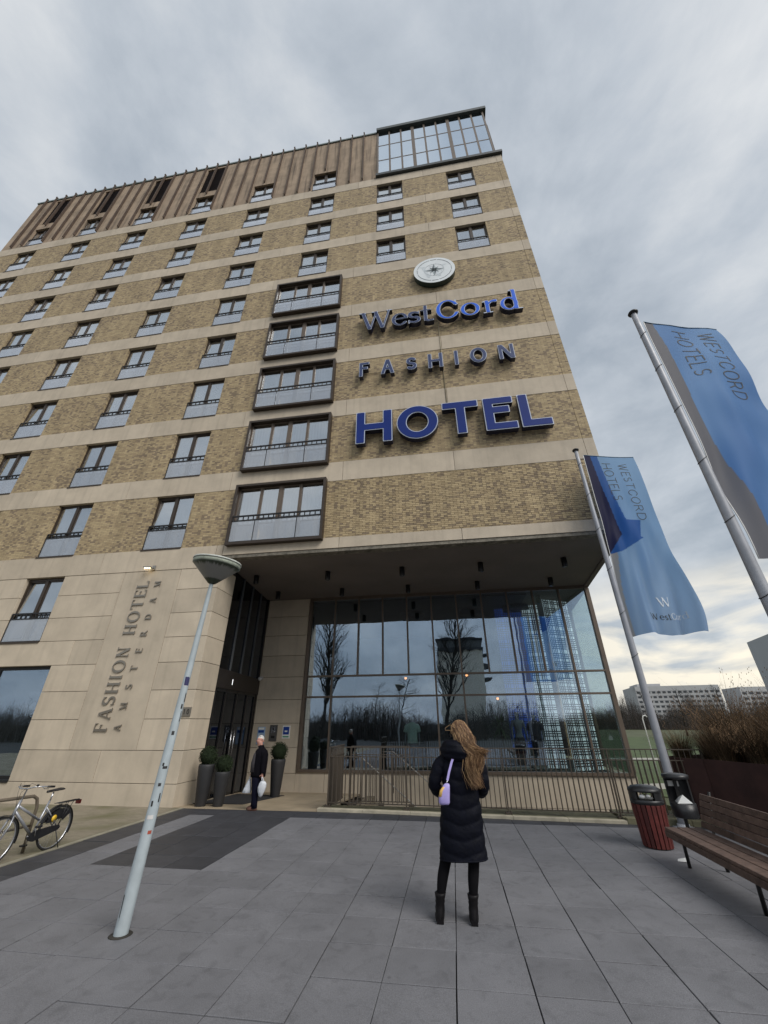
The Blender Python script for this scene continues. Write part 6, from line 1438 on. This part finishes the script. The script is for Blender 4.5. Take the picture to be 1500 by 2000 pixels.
for i, (x, y, w_) in enumerate(((-1.5, 7.5, 'left'), (1.2, 7.2, 'middle'), (3.1, 7.0, 'right'))):
    t_ = thing('ceiling_drum', 'dark round ceiling drum inside the shop, %s of three' % w_, 'ceiling lamp', (x, y, 6.1), 0, 'round ceiling drums inside the shop'); mb = MB(); mb.lathe([(.55, 0), (.56, .01), (.56, .2)], n=32); mb.build('drum', mat('drum_dark', (.015, .015, .018), .5), t_)
EMO = mat('warm_lamp', (1, .4, .15), .5, emit=(1.0, .36, .12, 2.6))
for i, (px, pz, yy, w_) in enumerate(((-1.95, 3.55, 8, 'leftmost'), (.75, 3.62, 8, 'above the woman, second from left'), (3.15, 3.70, 8, 'in front of the blue screen'), (2.4, 3.05, 8.5, 'lower right pair, right one'), (2.0, 2.7, 8.5, 'lower right pair, left one'))):
    t_ = thing('pendant_lamp', 'small glowing red orange pendant lamp behind the shop glass, %s' % w_, 'pendant lamp', (px, yy, pz), 0, 'glowing red orange pendant lamps'); mb = MB(); mb.ball((0, 0, 0), .055, 7); mb.build('globe', EMO, t_); mb = MB(); mb.tube([(0, 0, .06), (0, 0, 6.3-pz)], .005, 4); mb.build('cord', BLACKM, t_); mb = MB(); mb.lathe([(.07, .035), (.05, .075)], n=12); mb.build('lamp_cap', BLACKM, t_)
# palm-like plant
pt = thing('indoor_palm', 'large green palm like plant inside the shop right of the woman', 'plant', (1.75, 6.3, .262)); mb = MB(); mb.lathe([(.2, 0), (.25, .45), (.24, .45)], n=20); mb.build('pot', POTM, pt)
mb = MB(); mb.tube([(0, 0, .4), (.03, 0, 1.5)], .04, 8); mb.build('stem', mat('palm_stem', (.12, .09, .05), .9), pt)
mb = MB(); rg = random.Random(8)
for i in range(90):
    a = rg.uniform(0, 2*PI); el = rg.uniform(-.3, 1.3); L = rg.uniform(.4, .75); d = Vector((math.cos(a)*math.cos(el), math.sin(a)*math.cos(el), math.sin(el))); s_ = Vector((-math.sin(a), math.cos(a), 0))*.022; vs = []; z_ = rg.uniform(1.1, 1.6)
    for j in range(6):
        t = j/5; p = Vector((0, 0, z_))+d*L*t+Vector((0, 0, -.25*t*t)); w = s_*(math.sin(PI*min(1, t*.9+.1))); vs += [p-w, p+w]
    mb.add(vs, [(2*j, 2*j+1, 2*j+3, 2*j+2) for j in range(5)])
mb.build('leaves', mat('palm_leaf', (.10, .17, .05), .6), pt)

# ------------------------------------------------------------------ BACKGROUND
def far_building(label, c, rz, sx_, sy_, h_, rows_, cols_, m=CONCRETE, roofbox=None, group=None):
    b_ = thing('office_building', label, 'building', (c[0], c[1], -.4), rz)
    bx(0, sx_, 0, sy_, 0, h_).build('wall', m, b_)
    fh = h_*.86/rows_
    wme = bx(-.5, .5, -.12, .10, -.5, .5).mesh('window', FARDARK)
    for r_ in range(rows_):
        z = h_*.03+fh*(r_+.55)
        bx(0-.05, sx_+.05, -.12, -.001, z+fh*.30, z+fh*.36).build('ledge', m, b_)
        for c_ in range(cols_):
            o = put('window', wme, b_, loc=(sx_*(c_+.5)/cols_, 0, z)); o.scale = (sx_/cols_*.62, 1, fh*.40)
    if roofbox:
        x0, x1, hh = roofbox; bx(x0, x1, sy_*.2, sy_*.8, h_, h_+hh).build('roof_house', m, b_)
    return b_
FB = mat('far_concrete', (.42, .42, .43), .9, var=.06, vscale=.1)
far_building('wide pale grey office block with rows of windows beyond the park', (104.5, 254), R(-8), 41, 30, 19.5, 7, 16, FB, (3, 15, 1.6))
far_building('low pale office block at the far right beyond the grasses', (163, 262), R(-5), 40, 20, 19, 6, 12, FB)
far_building('tall grey office tower cut by the right edge of the picture', (114, 152), R(-12), 26, 20, 29.5, 10, 8, mat('tower_grey', (.38, .39, .41), .8, var=.05, vscale=.1))
# bare trees
def tree_mesh(seed, h_, spread=.35, up=.75, levels=5, rad=.02, n0=9, start=.18):
    rg = random.Random(seed); mb = MB()
    def branch(p, d, L, r_, lv):
        n = 4 if lv < 2 else 3; pts_ = [p]; q = p; dd = d.copy()
        for i in range(n):
            dd = (dd+Vector((rg.gauss(0, .10), rg.gauss(0, .10), rg.gauss(0, .05)+.07*up))).normalized(); q = q+dd*L/n; pts_.append(q)
        mb.tube(pts_, [max(.004, r_*(1-.62*i/n)) for i in range(n+1)], 5 if lv == 0 else 3, cap=False)
        if lv >= levels: return
        k = [n0*2, 6, 5, 4, 4][min(lv, 4)]
        for i in range(k):
            t = start+(1-start)*(i+rg.random())/k if lv == 0 else .2+.8*(i+rg.random())/k
            j = min(n-1, int(t*n)); b_ = pts_[j].lerp(pts_[j+1], t*n-j); a = rg.uniform(0, 2*PI); o_ = dd.orthogonal().normalized(); o_ = Matrix.Rotation(a, 3, dd) @ o_
            nd3 = (dd*up+o_*(1-up*.35)*spread*2.2).normalized(); Lb = L*(.36 if lv == 0 else .52)*(1.15-.55*t)*rg.uniform(.7, 1.2)
            branch(b_, nd3, Lb, r_*.42*(1.1-.5*t), lv+1)
    branch(Vector((0, 0, 0)), Vector((0, 0, 1)), h_, h_*rad, 0)
    return mb
BARK = mat('bare_bark', (.030, .026, .022), .95, spec=.1)
TM = [tree_mesh(s_, 1.0*17, .36, .85, 3, .019, 20).mesh('crown', BARK) for s_ in (1, 2)]+[tree_mesh(3, 8, .6, .55, 3, .016, 10).mesh('crown', BARK), tree_mesh(4, 7, .65, .5, 3, .016, 10).mesh('crown', BARK)]
def tree(me, x, y, s_, label, rz=0, z=-.1):
    t_ = thing('bare_tree', label, 'tree', (x, y, z), rz, None); t_.scale = (s_, s_, s_)
    put('crown', me, t_); mb = MB(); mb.tube([(0, 0, -.3), (0, 0, 1.5)], [.30 if me in TM[:2] else .16, .24 if me in TM[:2] else .12], 8); mb.build('trunk', BARK, t_)
# across the square, behind the camera: they stand in the shop glass as reflections
tree(TM[0], -21.3, -50, 1.05, 'tall bare poplar behind the camera reflected at the left of the shop glass')
tree(TM[1], -1.4, -50, 1.03, 'tall bare tree behind the camera reflected above the woman')
tree(TM[2], -8.4, -52, 1.05, 'small bare tree behind the camera reflected in the lower middle of the glass')
tree(TM[3], -13.2, -54, 1.1, 'small bare tree behind the camera reflected left of the mannequin')
tree(TM[3], -26, -48, 1.2, 'bare tree behind the camera reflected at the left edge of the glass', 2)
tb = thing('apartment_building', 'pale building with projecting dark balconies behind the camera seen reflected in the glass', 'building', (-2.4, -68, -.1))
bx(.5, 9.3, -12, 0, 0, 15.2).build('wall', mat('refl_concrete', (.80, .77, .66), .8), tb); bx(.2, 9.7, -12, .3, 15.2, 15.8).build('upper_storey', mat('refl_dark', (.05, .055, .06), .6), tb); bx(.5, 9.3, -12, .0, 15.81, 17.2).build('wall', mat('refl_mid', (.12, .13, .13), .7), tb); bx(.2, 9.7, -12, .3, 17.22, 17.7).build('roof', mat('refl_roof', (.03, .03, .035), .6), tb)
for k in range(3): bx(9.35, 10.9, -5, -.5, 9.5+k*2.4, 9.9+k*2.4).build('balcony', mat('refl_dark2', (.05, .055, .06), .6), tb)
def shrub_mesh(seed, n, w, h_, depth, mats_):
    rg = random.Random(seed); mb = MB()
    for i in range(n):
        x = rg.uniform(-w/2, w/2); y = rg.uniform(-depth/2, depth/2); hh = h_*(.55+.45*math.sin(x*.35+seed)*.5+.25*rg.random()+.12*math.sin(x*1.3)); z0 = 0; tx, ty = rg.gauss(0, .35), rg.gauss(0, .35)
        wd = rg.uniform(.02, .05); p = Vector((x, y, 0)); q = p+Vector((tx, ty, hh*rg.uniform(.5, 1.05)))
        mb.add([p-Vector((wd, 0, 0)), p+Vector((wd, 0, 0)), q], [(0, 1, 2)], rg.randrange(len(mats_)))
        for k in range(3):
            b_ = p.lerp(q, rg.uniform(.35, .95)); e_ = b_+Vector((rg.gauss(0, .7), rg.gauss(0, .5), rg.uniform(.2, .9))); mb.add([b_-Vector((.02, 0, 0)), b_+Vector((.02, 0, 0)), e_], [(0, 1, 2)], rg.randrange(len(mats_)))
    return mb.mesh('twigs', mats_)
TW = [mat('twig_brown', (.07, .055, .045), .95), mat('twig_grey', (.10, .09, .085), .95), mat('twig_dark', (.035, .032, .028), .95)]
o = put('distant_woods', shrub_mesh(2, 16000, 150, 5.0, 16, TW), loc=(-10, -40, -.1)); o['kind'] = 'stuff'; o['label'] = 'dark band of bare woodland far behind the camera, reflected in the glass'
o = put('distant_woods', shrub_mesh(3, 22000, 150, 9.5, 16, TW), loc=(86, 112, -.4)); o['kind'] = 'stuff'; o['label'] = 'brown leafless woodland edge beyond the lawn at the right'; o.rotation_euler = (0, 0, R(-28))
rg = random.Random(21)
tnames = ['behind the corner of the hotel', 'left of the nearer flagpole foot', 'in front of the wide office block', 'between the office block and the grasses', 'over the planter', 'at the far right', 'behind the lawn', 'beside the path']
for i, (x, y, s_) in enumerate(((30, 62, .8), (38, 70, .95), (47, 75, .95), (58, 80, .9), (70, 85, .9), (84, 92, 1.0), (24, 58, .65), (52, 66, .7))):
    tree(TM[2+i % 2], x, y, s_, 'bare brown tree beyond the lawn, %s' % tnames[i], rg.uniform(0, 6), -.4)
# white lamp by the lawn
ll = thing('park_lamp', 'thin white hooked pole standing on the lawn behind the railing', 'lamp post', (9.0, 12.0, -.4)); mb = MB(); mb.tube([(0, 0, 0), (0, 0, 2.3), (.05, 0, 2.42), (.16, 0, 2.45), (.22, 0, 2.38)], .025, 8); mb.build('pole', WHITE, ll)
